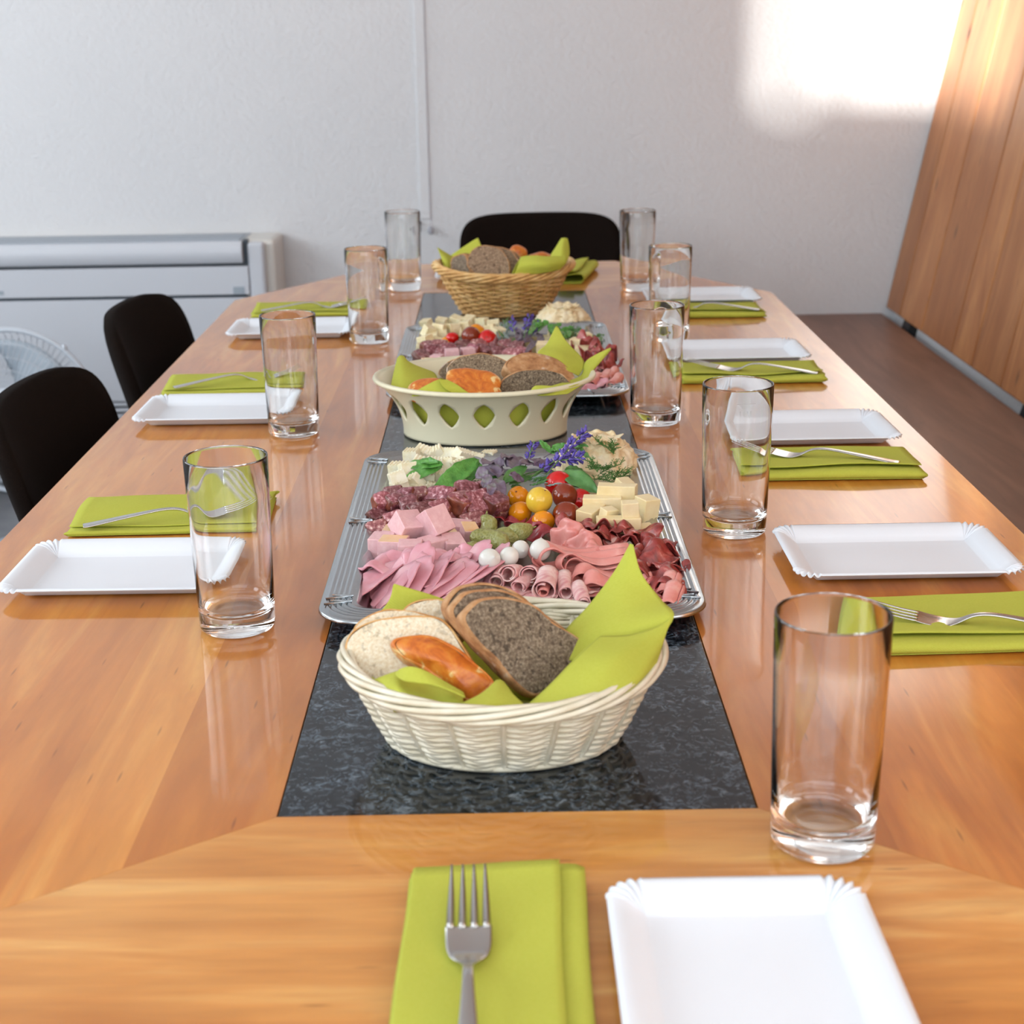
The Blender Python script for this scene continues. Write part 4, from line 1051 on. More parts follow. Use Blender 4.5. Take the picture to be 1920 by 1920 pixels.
def fluted(name, label, cat, group, c, sz, rot, mat, color=(1, 1, 1)):
    sx, sy, s3 = (q/2 for q in sz); nr = 5; pr = []
    for k in range(nr):
        x0 = -sx+2*sx*k/nr; w_ = 2*sx/nr
        pr += [(x0+w_*.08, s3*.86), (x0+w_*.35, s3*1.02), (x0+w_*.7, s3*1.02), (x0+w_*.95, s3*.86)]
    pr += [(sx, -s3), (-sx, -s3)]
    n = len(pr); vs = [rot @ Vector((x, y*(1 if z < 0 else .9), z)) for y in (-sy, sy) for x, z in pr]
    fs = [tuple(range(n)), tuple(range(n, 2*n))[::-1]]+[(i, n+i, n+(i+1) % n, (i+1) % n) for i in range(n)]
    o = mk(name, vs, fs, mat, None, smooth=False, color=color); o.location = c; bevel(o, .0006, 1, 20)
    return tag(o, label, cat, group)
def chunk(name, label, cat, group, c, sz, rot, seed):
    bm = bmesh.new(); bmesh.ops.create_icosphere(bm, subdivisions=4, radius=1); sx, sy, s3 = (q/2 for q in sz)
    for v_ in bm.verts:
        q = v_.co; q = Vector([math.copysign(abs(t_)**.45, t_) for t_ in q])
        d = 1+.16*nz(q, 1.3, seed)+.05*nz(q, 3.5, seed+1)
        v_.co = rot @ Vector((q.x*sx*d, q.y*sy*d, q.z*s3*d))
    o = bmk(name, bm, SALAMI, None, True); o.data.materials.append(SKIN)
    ir = rot.transposed()
    for p in o.data.polygons:
        n_ = ir @ p.normal; p.material_index = 0 if abs(n_.z) > .70 or (n_.y < -.85) else 1
    q_ = random.Random(seed*3+1).uniform(.62, 1.35); o.color = (q_, q_*random.Random(seed).uniform(.82, 1.05), q_*.95, 1)
    o.location = c; return tag(o, label, cat, group)
def tomato(label, group, px, py, rpx, z, colr, el=1.0, seed=0):
    c = at(px, py, z); r = rpx/ppm(c)
    vs, fs = [], []; N = 32; M = 22
    for j in range(M+1):
        t_ = math.pi*j/M
        for k in range(N):
            a = 2*math.pi*k/N; rr = math.sin(t_)*(1+.012*math.cos(5*a)*math.sin(t_))
            vs.append((r*rr*math.cos(a), r*rr*math.sin(a), r*el*math.cos(t_)*(1-.06*max(0, math.cos(t_))**8)))
    for j in range(M):
        for k in range(N): fs.append((j*N+k, (j+1)*N+k, (j+1)*N+(k+1) % N, j*N+(k+1) % N))
    o = mk('cherry_tomato', vs, fs, TOMATO, None, color=colr); o.location = c
    o.rotation_euler = (random.Random(seed).uniform(-1.2, 1.2), random.Random(seed+1).uniform(-.8, .8), 0)
    bm = bmesh.new(); bm.from_mesh(o.data); bmesh.ops.remove_doubles(bm, verts=bm.verts, dist=.00001); bm.to_mesh(o.data); bm.free()
    o.data.polygons.foreach_set('use_smooth', [True]*len(o.data.polygons))
    vs, fs = lathe_caps([(.0008, r*el*.955), (.0010, r*el*.975), (.0004, r*el*.985)], 8)
    mk('stem_scar', vs, fs, SKIN, o)
    return tag(o, label, 'tomato', group)
def cuke(label, c, d, L_, r, seed, mat=None, bendz=.15):
    d = Vector(d).normalized(); up = Vector((0, 0, 1)); s_ = d.cross(up).normalized(); up = s_.cross(d)
    n = 20; N = 20; vs = []
    for i in range(n):
        f = i/(n-1); rr = r*(1-(abs(2*f-1))**2.6)**.5*(1+.10*math.sin(f*7+seed)) if 0 < f < 1 else .0004
        ctr = d*(f-.5)*L_ + s_*(math.sin(math.pi*f)*L_*bendz*(1 if seed % 2 else -1))
        for k in range(N):
            a = 2*math.pi*k/N; b_ = 1+.06*nz((math.cos(a)*2, math.sin(a)*2, f*7), 1.6, seed)
            vs.append(ctr+(s_*math.cos(a)+up*math.sin(a))*rr*b_)
    fs = []
    for i in range(n-1):
        for k in range(N): fs.append((i*N+k, i*N+(k+1) % N, (i+1)*N+(k+1) % N, (i+1)*N+k))
    fs.append(tuple(range(N))[::-1]); fs.append(tuple((n-1)*N+k for k in range(N)))
    o = mk('gherkin', vs, fs, mat or GHERK); o.location = c
    vs, fs = tube([d*(L_*.49), d*(L_*.49+.002), d*(L_*.49+.0035)+up*.0006], [.0014, .0010, .0008], 6)
    mk('stem_end', vs, fs, mat or GHERK, o)
    return tag(o, label, 'gherkin', 'pickled gherkins on the nearest platter')
def roll(name, label, group, c, axis, r, L_, seed, mat=None, turns=1.7, parent=None):
    ax = Vector(axis).normalized(); up = Vector((0, 0, 1)); s_ = ax.cross(up).normalized(); up = s_.cross(ax)
    rnd = random.Random(seed); ph = rnd.uniform(0, 6)
    def fn(u, v_):
        a = ph+u*turns*2*math.pi; rr = r*(1-.42*(1-u))*(1+.06*math.sin(a*2+seed))*(1+.10*math.sin(v_*3+seed))
        p = ax*(v_*L_ + .0015*math.sin(a*1.5+seed)) + s_*math.cos(a)*rr + up*math.sin(a)*rr*.92
        return p
    vs, fs = grid(46, 9, fn); o = mk(name, vs, fs, mat or ROLLM); o.location = c; solid(o, .0011, 0)
    return tag(o, label, 'cold cut', group)
def hairpin(name, label, group, c, d, L_, h, wd, seed, mat=None):
    """thin slice folded over: rounded fold at c, two layers running along d"""
    d = Vector(d).normalized(); up = Vector((0, 0, 1)); s_ = Vector((d.y, -d.x, 0)).normalized()
    P = [(1.0, -.1), (.6, .0), (.3, -.02), (.1, -.05), (0.02, .12), (-.03, .5), (0.02, .95), (.14, 1.1), (.3, .72), (.55, .45), (1.0, .75)]
    P = cat_open([Vector((a*L_, b*h, 0)) for a, b in P], 34)
    def fn(u, v_):
        p = P[int(round(u*33))]; w_ = (v_-.0)*wd
        wob = .0014*math.sin(v_*5+seed+p.x*60)
        return d*(p.x+.002*math.sin(v_*4+seed)) + up*(p.y*(1+.25*math.sin(seed+v_*2))+wob+.10*w_) + s_*w_*(-1 if s_.y < 0 else 1)
    vs, fs = grid(34, 10, fn); o = mk(name, vs, fs, mat or MORT); o.location = c; solid(o, .0012, 0)
    return tag(o, label, 'cold cut', group)
def crumple(name, label, cat, group, c, sx, sy, hgt, yaw, seed, mat, th=.0010, fold=2.2, n=20):
    rnd = random.Random(seed); p1, p2 = rnd.uniform(0, 6), rnd.uniform(0, 6); rt = rotm(yaw, rnd.uniform(-.25, .25), rnd.uniform(-.2, .2))
    def fn(u, v_):
        x, y = 2*u-1, 2*v_-1; m_ = max(abs(x), abs(y), 1e-6); q = m_/((x*x+y*y)**.5 or 1); x2, y2 = x*(.35+.65*q), y*(.35+.65*q)
        edge = 1+.12*nz((x2, y2, 0), 2.5, seed)
        z = hgt*(.5*math.sin(fold*2*x2+p1+1.2*y2)+.35*math.sin(fold*1.4*y2+p2)+.5*nz((x2, y2, 1), 1.8, seed)+.5)
        return rt @ Vector((x2*sx*edge*(1-.12*abs(math.cos(fold*2*x2+p1))), y2*sy*edge, z))
    vs, fs = grid(n, n, fn); zm = min(q.z for q in vs)
    vs = [q-Vector((0, 0, zm)) for q in vs]
    o = mk(name, vs, fs, mat); o.location = c; solid(o, th, 0)
    return tag(o, label, cat, group)
def leafmesh(name, base, d, L_, wd, mat, parent, curl=.2, serr=0.0, up=Vector((0.1, -.62, .78)), cup=.25, seed=0):
    d = Vector(d).normalized(); s_ = d.cross(up).normalized(); n_ = s_.cross(d)
    def fn(u, v_):
        t_ = u; x = 2*v_-1
        w_ = wd*(math.sin(math.pi*t_**.8)**.75 if 0 < t_ < 1 else 0)*(1+serr*math.sin(t_*40))
        p = d*(t_*L_) + s_*(x*w_) + n_*(-curl*L_*t_*t_ + cup*abs(x)*w_ + .0006*math.sin(t_*22)*abs(x) + .002*nz((t_*3, x, 0), 1.5, seed))
        return p
    vs, fs = grid(20, 9, fn); o = mk(name, vs, fs, mat, parent); o.location = base; solid(o, .0004, 0); return o
def leafat(name, parent, p0, p1, z0, z1, wpx, mat, **k):
    a, b = at(*p0, z0), at(*p1, z1); o = leafmesh(name, a-parent.location, b-a, (b-a).length, wpx/ppm(a)/2, mat, parent, **k)
    return o
def stem(name, parent, pts, r, mat):
    vs, fs = tube(cat_open([Vector(p)-parent.location for p in pts], 14), r, 5); return mk(name, vs, fs, mat, parent)
def lavender(parent, p0, p1, z0, z1, n, rpx, seed):
    a, b = at(*p0, z0), at(*p1, z1); rnd = random.Random(seed); r = rpx/ppm(a); vs, fs = [], []
    d = (b-a); dn = d.normalized(); s_ = dn.cross(Vector((0, 0, 1))).normalized(); u_ = s_.cross(dn)
    for i in range(n):
        f = .12+.88*i/n; an = rnd.uniform(0, 6.28); out = (s_*math.cos(an)+u_*math.sin(an)); c = a+d*f-parent.location
        p = c+out*r*.35; q = c+out*r*rnd.uniform(.75, 1.1)+dn*r*.5
        tube([p, p.lerp(q, .5), q], [r*.16, r*.24, r*.13], 5, False, vs, fs)
        for k in range(3):
            e = q+(s_*math.cos(an+k*2.1)+u_*math.sin(an+k*2.1))*r*.22+dn*r*.12
            tube([q, e], [r*.12, r*.06], 4, False, vs, fs)
    tag(mk('flower_spike', vs, fs, LAV, parent), kind='stuff')
    stem('stem', parent, [a-d*.35, a, b], .0007, DILL2)
def frond(parent, p0, p1, z0, z1, seed, n=16, ln=.010, mat=None, name='frond', r=.00035):
    a, b = at(*p0, z0), at(*p1, z1); rnd = random.Random(seed); vs, fs = [], []; d = b-a; pl = parent.location
    tube([a-pl, a+d*.5+Vector((0, 0, .002))-pl, b-pl], r*1.5, 4, False, vs, fs)
    for i in range(n):
        f = i/n; c = a+d*f-pl; an = rnd.uniform(0, 6.28)
        o_ = Vector((math.cos(an), math.sin(an), rnd.uniform(.2, 1.2))).normalized(); e = c+o_*ln*rnd.uniform(.6, 1.1)+d*.12
        tube([c, c.lerp(e, .5)+Vector((0, 0, .0006)), e], r, 4, False, vs, fs)
        for k in range(4):
            g = c.lerp(e, .35+.16*k); h_ = g+Vector((rnd.uniform(-1, 1), rnd.uniform(-1, 1), rnd.uniform(-.2, 1))).normalized()*ln*.4
            tube([g, h_], r*.8, 3, False, vs, fs)
    return tag(mk(name, vs, fs, mat or DILL, parent), kind='stuff')
def rosette(label, c, r, h, seed):
    def fn(u, v_):
        a = 2*math.pi*u; t_ = v_*math.pi*.56
        rg = 1-abs(nz((math.cos(a)*2.2, math.sin(a)*2.2, t_*2.0), 1.3, seed))*1.5
        rg2 = abs(math.sin(a*9+3*nz((math.cos(a), math.sin(a), t_*2), 1.5, seed)+t_*3))
        d = 1+.10*rg-.05+.055*rg2*math.sin(t_)+.04*nz((math.cos(a)*3, math.sin(a)*3, t_*5), 2.5, seed+1)
        return (r*math.sin(t_)*d*math.cos(a), r*math.sin(t_)*d*math.sin(a), h*(math.cos(t_)+.19)/1.19*d)
    vs, fs = grid(120, 50, fn, True)
    o = mk('cheese_rosette', vs, fs, ROSETTE); o.location = c
    tagd = tag(o, label, 'cheese', 'frilly cheese mounds on the platters')
    # frilled layers standing out of the mound
    rnd = random.Random(seed)
    for q in range(5):
        rr = r*(.45+.13*q); z0 = h*(.92-.19*q); ph = rnd.uniform(0, 6)
        def fr(u, v_):
            a = 2*math.pi*u; wv = math.sin(a*(7+q)+ph)*.0022+math.sin(a*(13+2*q))*.0011
            R2 = rr+.007*v_+wv*v_; return (R2*math.cos(a), R2*math.sin(a), z0+.0035*v_+.0018*math.sin(a*9+ph)*v_)
        vs, fs = grid(90, 4, fr, True); solid(mk('frill', vs, fs, ROSETTE, o), .0009, 0)
    return o

# ---------------------------------------------------------------- nearest platter
NP_ = 'on the nearest platter'
G = 'cherry tomatoes on the nearest platter'
RED, DRK, ORA, YEL = (.62, .008, .006), (.23, .032, .010), (.80, .28, .006), (.78, .52, .05)
tomato('bright red cherry tomato at the top of the nearest platter\'s tomato heap', G, 1048, 909, 27, .024, RED, .95, 1)
tomato('bright red cherry tomato half hidden beside the yellow cheese bars', G, 1088, 938, 22, .016, RED, .95, 2)
tomato('brownish red oval tomato in the middle of the nearest tomato heap', G, 1059, 930, 24, .022, DRK, 1.05, 3)
tomato('large dark brownish red tomato at the front right of the nearest tomato heap', G, 1062, 966, 27, .0175, DRK, .98, 4)
tomato('pale yellow tomato on top of the orange ones, nearest platter', G, 1011, 938, 25, .030, YEL, 1.05, 5)
tomato('orange cherry tomato at the upper left of the nearest tomato heap', G, 972, 932, 21, .020, ORA, 1.0, 6)
tomato('orange cherry tomato at the lower left of the nearest tomato heap', G, 975, 961, 22, .014, ORA, .98, 7)
tomato('orange cherry tomato at the very front of the nearest tomato heap', G, 1018, 978, 22, .0140, ORA, .95, 8)
# yellow cheese at the right
G = 'yellow cheese pieces on the nearest platter'
CH = [(1157, 922, .040, .014, .015, .036, -.20, 0, 'long yellow cheese bar at the back of the right-hand cheese heap'),
 (1128, 946, .040, .016, .017, .026, -.10, 0, 'long yellow cheese bar leaning on the red tomato'),
 (1211, 958, .018, .020, .030, .022, .5, .1, 'upright yellow cheese block against the right rim of the nearest platter'),
 (1181, 955, .017, .014, .016, .034, .05, 0, 'small yellow cheese cube on top of the heap'),
 (1107, 970, .020, .028, .022, .018, -.6, .1, 'wedge-shaped yellow cheese cube beside the large dark tomato'),
 (1141, 965, .016, .012, .014, .026, .6, .2, 'tilted yellow cheese corner between the wedge and the small cube'),
 (1160, 984, .043, .014, .016, .020, .02, 0, 'long yellow cheese bar at the front of the cheese heap'),
 (1211, 998, .016, .022, .014, .010, .2, 0, 'flat yellow cheese block at the front right corner of the heap'),
 (1170, 911, .018, .014, .014, .026, .6, .3, 'yellow cheese corner peeking out behind the back bar'),
 (1066, 1003, .024, .016, .012, .008, .1, 0, 'low yellow cheese piece under the orange tomato'),
 (1120, 998, .034, .014, .012, .008, -.05, 0, 'low yellow cheese piece under the front bar'),
 (1118, 930, .034, .014, .013, .012, .0, 0, 'flat yellow cheese piece at the back left of the cheese heap')]
for i, (px, py, a, b, c_, z, yw, pt, lb) in enumerate(CH):
    cube('cheese_cube', lb, 'cheese', G, at(px, py, z), (a, b, c_), rotm(yw, pt, pt*.5), [CHEESE, RIND], .0009, i, skinside=(4 if i % 3 == 0 else (3 if i % 3 == 1 else None)), color=(1, 1, 1) if i % 2 else (.97, .96, .92))
# pale fluted cheese at the back left
G = 'pale fluted cheese pieces on the nearest platter'
rowsC = [[(748, 880), (772, 856), (796, 850), (818, 851), (843, 852), (866, 857), (893, 861), (918, 858)],
         [(745, 896), (765, 880), (790, 872), (815, 874), (838, 872), (860, 874)],
         [(750, 914), (774, 905), (800, 898), (825, 895), (848, 898)],
         [(765, 926), (790, 922), (812, 918), (838, 922), (862, 921), (884, 912)]]
rn = ['back row', 'second row', 'third row', 'front row']; zz = [.024, .030, .020, .012]
k = 0
for r_, row in enumerate(rowsC):
    for (px, py), lb in ranked(row, 'pale fluted cheese piece, %s in the '+rn[r_]+', nearest platter'):
        rnd = random.Random(k); z = zz[r_] if 740 < px < 880 else .010
        fluted('cheese_chunk', lb, 'cheese', G, at(px, py, z), (rnd.uniform(.016, .022), rnd.uniform(.012, .016), rnd.uniform(.014, .018)), rotm(rnd.uniform(-.6, .6), rnd.uniform(-.35, .5), rnd.uniform(-.5, .5)), WCHEESE); k += 1
# dried sausage pieces
G = 'dried sausage pieces on the nearest platter'
rowsS = [[(738, 926, .022, .014, .012), (762, 932, .020, .016, .014), (784, 929, .022, .016, .013), (825, 931, .036, .020, .014), (876, 926, .030, .024, .020), (903, 920, .024, .018, .014), (922, 922, .022, .018, .014)],
         [(716, 941, .020, .018, .014), (742, 942, .022, .018, .012), (768, 948, .020, .022, .012), (790, 958, .030, .016, .012), (822, 955, .024, .018, .012), (868, 945, .030, .026, .018), (898, 944, .034, .026, .016), (929, 943, .026, .022, .014)],
         [(715, 965, .036, .016, .013), (741, 977, .024, .018, .012), (708, 992, .022, .016, .011), (812, 972, .026, .020, .010), (856, 970, .036, .014, .011), (887, 978, .026, .018, .012), (912, 966, .026, .018, .010), (935, 962, .020, .016, .010)]]
zz = [.024, .026, .014]; k = 0
for r_, row in enumerate(rowsS):
    for q, lb in ranked(row, 'dried sausage piece, %s in the '+['back row', 'middle row', 'front row'][r_]+', nearest platter'):
        rnd = random.Random(k+40)
        chunk('sausage_piece', lb, 'sausage', G, at(q[0], q[1], zz[r_]), (q[2], q[3], q[4]+.003), rotm(rnd.uniform(.2, .9) if r_ else rnd.uniform(-.4, .6), rnd.uniform(.3, .9), rnd.uniform(-.3, .3)), k); k += 1
for j, ((px, py), lb) in enumerate(ranked([(730, 955), (775, 965), (800, 940), (850, 955), (885, 955), (915, 945)], 'half-buried dried sausage piece, %s under the nearest platter\'s heap')):
    chunk('sausage_piece', lb, 'sausage', 'covered dried sausage pieces on the nearest platter', at(px, py, .009), (.034, .026, .013), rotm(j, 0, 0), j+70)
# meat loaf cubes
G = 'pink meat loaf cubes on the nearest platter'
ML_ = [(765, 986, .024, .022, .018, .030, .55, .55, None, 'pink meat loaf cube tipped on its edge, left of the tallest one'),
 (814, 980, .022, .026, .024, .033, .62, -.55, None, 'tallest pink meat loaf cube, balancing on top of the others'),
 (717, 1026, .020, .022, .022, .014, -.15, 0, 4, 'meat loaf cube with pale baked skin at the far left'),
 (738, 1032, .024, .020, .022, .014, -.2, 0, 5, 'meat loaf cube with pale baked skin beside the leftmost one'),
 (770, 1040, .020, .020, .022, .014, .03, 0, None, 'pink meat loaf cube standing frontmost'),
 (811, 1030, .020, .020, .020, .014, .65, 0, None, 'pink meat loaf cube with a shadowed corner, right of the frontmost'),
 (848, 1028, .018, .020, .020, .013, .35, .2, None, 'pink meat loaf cube at the right end beside the gherkins'),
 (788, 1008, .028, .022, .012, .014, .3, .2, 5, 'flat meat loaf piece with browned orange skin in the middle of the cubes'),
 (746, 1002, .026, .016, .012, .014, -.3, .1, 5, 'flat meat loaf piece behind the baked-skin cubes'),
 (857, 990, .024, .018, .012, .012, -.3, .1, None, 'flat pink meat loaf piece beside the round gherkin'),
 (880, 1001, .014, .016, .016, .014, .3, .3, 5, 'small browned meat loaf scrap beside the round gherkin'),
 (832, 1012, .026, .022, .012, .010, .2, 0, 5, 'meat loaf piece lying under the tallest cube')]
for i, (px, py, a, b, c_, z, yw, pt, sk, lb) in enumerate(ML_):
    cube('meat_loaf_cube', lb, 'cold cut', G, at(px, py, z), (a*1.12, b*1.12, c_*1.12), rotm(yw, pt, pt*.3), [LOAF, BAKED], .0010, i+20, skinside=sk)
# gherkins and pearl onions
cuke('round little gherkin standing behind the others, beside the dried sausage', at(911, 985, .020), (.1, .5, 1), .022, .0088, 1)
cuke('largest gherkin lying across the front of the little gherkins', at(917, 1014, .019), (1, -.55, -.1), .042, .0098, 2)
cuke('small round gherkin at the left end, against the meat loaf', at(884, 1032, .012), (1, -.2, .1), .021, .0092, 3)
cuke('gherkin behind the largest one, lying to the right', at(946, 1009, .015), (1, .2, 0), .030, .0085, 4)
cuke('light green gherkin tip beside the dark red beef', at(972, 995, .018), (1, .3, .1), .030, .0085, 5)
G = 'pearl onions on the nearest platter'
for i, (px, py, r_, z, lb) in enumerate([(918, 1049, 22, .028, 'pearl onion nearest the camera'), (955, 1043, 19, .028, 'pearl onion in the middle of the onion row'), (976, 1030, 18, .026, 'pearl onion second from the right'),
  (1013, 1031, 21, .030, 'largest pearl onion, at the right end'), (909, 1034, 14, .022, 'pearl onion mostly hidden between gherkins and the nearest onion')]):
    c = at(px, py, z); r = r_/ppm(c); vs, fs = [], []
    prof = [(.0004, r*1.22), (r*.10, r*1.12), (r*.30, r*.98), (r*.62, r*.78), (r*.88, r*.45), (r, .0), (r*.90, -r*.45), (r*.62, -r*.80), (r*.28, -r*.96), (r*.12, -r*1.02), (.0004, -r*1.08)]
    vs, fs = lathe_caps(prof, 28); o = mk('pearl_onion', vs, fs, ONION); o.location = c; subd(o, 1)
    rnd = random.Random(i); o.rotation_euler = (rnd.uniform(-1.4, 1.4), rnd.uniform(-1.3, 1.3), 0)
    tag(o, lb, 'onion', G)
# dark red dried beef
G = 'dark red dried beef slices on the nearest platter'
for i, (px, py, sx, sy, h_, yw, lb) in enumerate([(950, 982, .020, .012, .006, -.5, 'dark red dried beef slice left of the orange tomatoes'), (985, 1000, .024, .010, .007, -.5, 'dark red dried beef slice between gherkins and front tomato'), (1025, 1012, .022, .010, .006, -.1, 'dark red dried beef slice above the largest pearl onion')]):
    crumple('dried_beef_slice', lb, 'cold cut', G, at(px, py, FZ+.002), sx, sy, h_, yw, i+5, DRIED)
# ham slices, shingled
G = 'cooked ham slices on the nearest platter'
for i in range(17):
    f = i/16
    px, py = 706+f*205, 1112-f*30+ (12 if i % 2 else -4)
    lb = 'pink cooked ham slice, %s in the shingled ham row' % ('leftmost' if i == 0 else 'rightmost' if i == 16 else (ORD17[i]+' from the left'))
    o = crumple('ham_slice', lb, 'cold cut', G, at(px, py, FZ+.001+.0016*i**.5), .017, .038, .0035, -.75, i+30, HAM, .0012, 1.0, 20)
    o.rotation_euler = (R_(8), R_(-30), 0)
for i in range(8):
    f = i/7; px, py = 718+f*150, 1076-f*10
    lb = 'ruffled pink ham slice, %s in the upper ham row' % ('leftmost' if i == 0 else 'rightmost' if i == 7 else (ORD[i]+' from the left'))
    o = crumple('ham_slice', lb, 'cold cut', G, at(px, py, FZ+.006), .021, .018, .009, -.6, i+60, HAM, .0012, 1.9, 20)
    o.rotation_euler = (R_(10), R_(-16), 0)
for i, ((px, py), lb) in enumerate(ranked([(935, 1098), (965, 1115), (1000, 1128), (1040, 1128), (985, 1092), (1075, 1112), (1025, 1090)], 'flat pink ham slice, %s under the rolls of the nearest platter')):
    crumple('ham_slice', lb, 'cold cut', 'flat ham slices under the rolls', at(px, py, FZ+.001), .024, .016, .003, i, i+400, ROLLM, .0010, 1.2)
# rolled slices
G = 'rolled ham slices on the nearest platter'
for i, (px, py, r_, z, ax, lb) in enumerate([(952, 1076, 18, .022, (.40, .9, -.30), 'rolled ham slice at the upper left of the rolls, opening to the camera'), (992, 1076, 17.5, .022, (.15, 1, -.3), 'rolled ham slice at the upper right of the rolls, opening to the camera'),
  (973, 1101, 14, .014, (.35, .9, .05), 'narrow rolled ham slice wedged below the two upper rolls'), (1021, 1108, 25, .017, (.15, .95, .1), 'widest rolled ham slice with a smaller roll inside'),
  (1061, 1112, 17, .014, (.0, 1, .12), 'marbled rolled ham slice right of the widest roll'), (930, 1092, 19, .013, (.2, 1, .0), 'rolled ham slice at the left end, beside the shingled ham'), (1094, 1132, 15, .012, (-.1, 1, .1), 'rolled ham slice half hidden under the folded sausage slices')]):
    c = at(px, py, z); r = r_/ppm(c); roll('ham_roll', lb, G, c, ax, r, .020 if i < 2 else .032, i)
roll('ham_roll', 'small tight roll inside the widest ham roll', G, at(1019, 1112, .015), (.15, .95, .1), .0055, .03, 12, MORT, 1.4)
# folded sausage slices
G = 'folded pink sausage slices on the nearest platter'
for i, (px, py, z, d, L_, h_, wd, lb) in enumerate([(1003, 1062, .014, (1, .10, 0), .085, .012, .018, 'topmost folded sausage slice reaching left towards the onions'), (1014, 1064, .016, (1, .12, 0), .078, .010, .018, 'folded sausage slice second from the top'),
  (1053, 1072, .015, (1, .10, 0), .065, .010, .020, 'folded sausage slice third from the top'), (1064, 1080, .010, (1, .06, 0), .065, .013, .018, 'folded sausage slice fourth from the top, with a dark open fold'),
  (1080, 1094, .009, (1, .05, 0), .062, .011, .018, 'folded sausage slice fifth from the top'), (1098, 1112, .006, (1, .03, 0), .058, .011, .018, 'lowest folded sausage slice, next to the liner\'s tall green corner')]):
    hairpin('folded_slice', lb, G, at(px, py+4, z), d, L_, h_*1.3, wd*.8, i)
for i, (px, py) in enumerate(((1070, 1030), (1095, 1043), (1125, 1052))):
    o = crumple('folded_slice', 'raised pink sausage slice edge, %s behind the folded slices' % ['left one', 'middle one', 'right one'][i], 'cold cut', G, at(px, py, .006), .022, .012, .018, -.5, i+90, MORT, .0012, 1.4)
    o.rotation_euler = (R_(30), 0, 0)
# cured neck of pork, crumpled
G = 'cured marbled pork slices on the nearest platter'
CO = [[(1075, 1005), (1098, 1004), (1124, 1012), (1152, 1014), (1180, 1018), (1208, 1024)], [(1082, 1024), (1112, 1028), (1170, 1034), (1200, 1040), (1232, 1044), (1250, 1052)],
      [(1175, 1056), (1205, 1064), (1235, 1070), (1254, 1082)], [(1215, 1092), (1240, 1100), (1256, 1112)], [(1225, 1120), (1245, 1135)]]
k = 0
for r_, row in enumerate(CO):
    for (px, py), lb in ranked(row, 'crumpled cured pork slice, %s in '+['the back row', 'the second row', 'the third row', 'the fourth row', 'the front row'][r_]+', nearest platter'):
        rnd = random.Random(k)
        crumple('cured_pork_slice', lb, 'cold cut', G, at(px, py, .006), .020, .017, .011, rnd.uniform(-1.2, .4), k+120, COPPA, .0011, 1.5); k += 1
for i, (px, py) in enumerate(((1247, 1120), (1252, 1140))):
    roll('ham_roll', 'pink rolled slice at the front right corner, %s' % ['behind the other one', 'touching the rim'][i], 'rolled ham slices on the nearest platter', at(px, py, .012), (.3, .9, .3), .009, .03, 40+i, MORT)
# frilly cheese and herbs
rosette('frilly cream cheese mound at the back right of the nearest platter', at(1119, 893, FZ), .044, .046, 1)
t_ = thing('mint_leaves', 'serrated mint leaves lying on the pale cheese at the back left corner', 'herb', at(785, 885, .03), group='fresh herbs on the nearest platter')
leafat('leaf', t_, (831, 872), (740, 868), .040, .034, 26, LEAF, serr=.05, curl=.1); leafat('leaf', t_, (829, 875), (744, 898), .036, .026, 24, LEAF, serr=.05, curl=.15, seed=2); leafat('leaf', t_, (822, 868), (765, 856), .042, .040, 18, LEAF, serr=.05, seed=3)
t_ = thing('mint_leaves', 'long serrated mint leaves between the pale cheese and the purple basil', 'herb', at(850, 895, .03), group='fresh herbs on the nearest platter')
leafat('leaf', t_, (898, 862), (806, 922), .042, .024, 38, LEAF, serr=.05, curl=.12, seed=4); leafat('leaf', t_, (900, 868), (862, 905), .036, .026, 32, LEAF, serr=.05, curl=.2, seed=5); leafat('leaf', t_, (905, 885), (940, 918), .030, .020, 24, LEAF, curl=.1, seed=6)
t_ = thing('purple_basil', 'purple basil sprig left of the lavender on the nearest platter', 'herb', at(925, 900, .03), group='fresh herbs on the nearest platter')
for j, (p_, q_, w_) in enumerate([((940, 890), (893, 873), 36), ((935, 895), (925, 862), 30), ((950, 875), (985, 850), 33), ((945, 872), (915, 868), 33), ((930, 898), (945, 925), 24), ((925, 900), (900, 905), 21), ((960, 880), (970, 850), 30), ((1000, 872), (1050, 866), 24), ((1005, 868), (1000, 850), 27), ((925, 905), (918, 928), 19), ((915, 880), (890, 895), 26), ((955, 890), (985, 900), 22), ((905, 870), (930, 858), 24), ((975, 870), (1010, 862), 24), ((940, 860), (965, 845), 22), ((920, 890), (905, 915), 20)]):
    leafat('leaf', t_, p_, q_, .034+.001*j, .036, w_, PURP, curl=.12, seed=j)
stem('stem', t_, [at(900, 880, .03), at(940, 890, .032), at(985, 880, .03)], .0008, PURP)
t_ = thing('sage_sprig', 'green sage leaves in the middle of the herbs on the nearest platter', 'herb', at(970, 895, .03), group='fresh herbs on the nearest platter')
for j, (p_, q_, w_, z0, z1) in enumerate([((944, 905), (990, 868), 26, .032, .046), ((955, 908), (1003, 885), 20, .030, .034), ((935, 905), (948, 926), 14, .028, .02), ((1055, 885), (1120, 915), 40, .036, .030), ((1060, 880), (1095, 878), 16, .036, .034), ((940, 915), (930, 930), 10, .024, .02), ((958, 912), (985, 918), 14, .026, .022)]):
    leafat('leaf', t_, p_, q_, z0, z1, w_, SAGE, curl=.15, seed=j+3)
stem('stem', t_, [at(935, 925, .018), at(950, 905, .030), at(1000, 885, .030), at(1055, 885, .034)], .0008, DILL2)
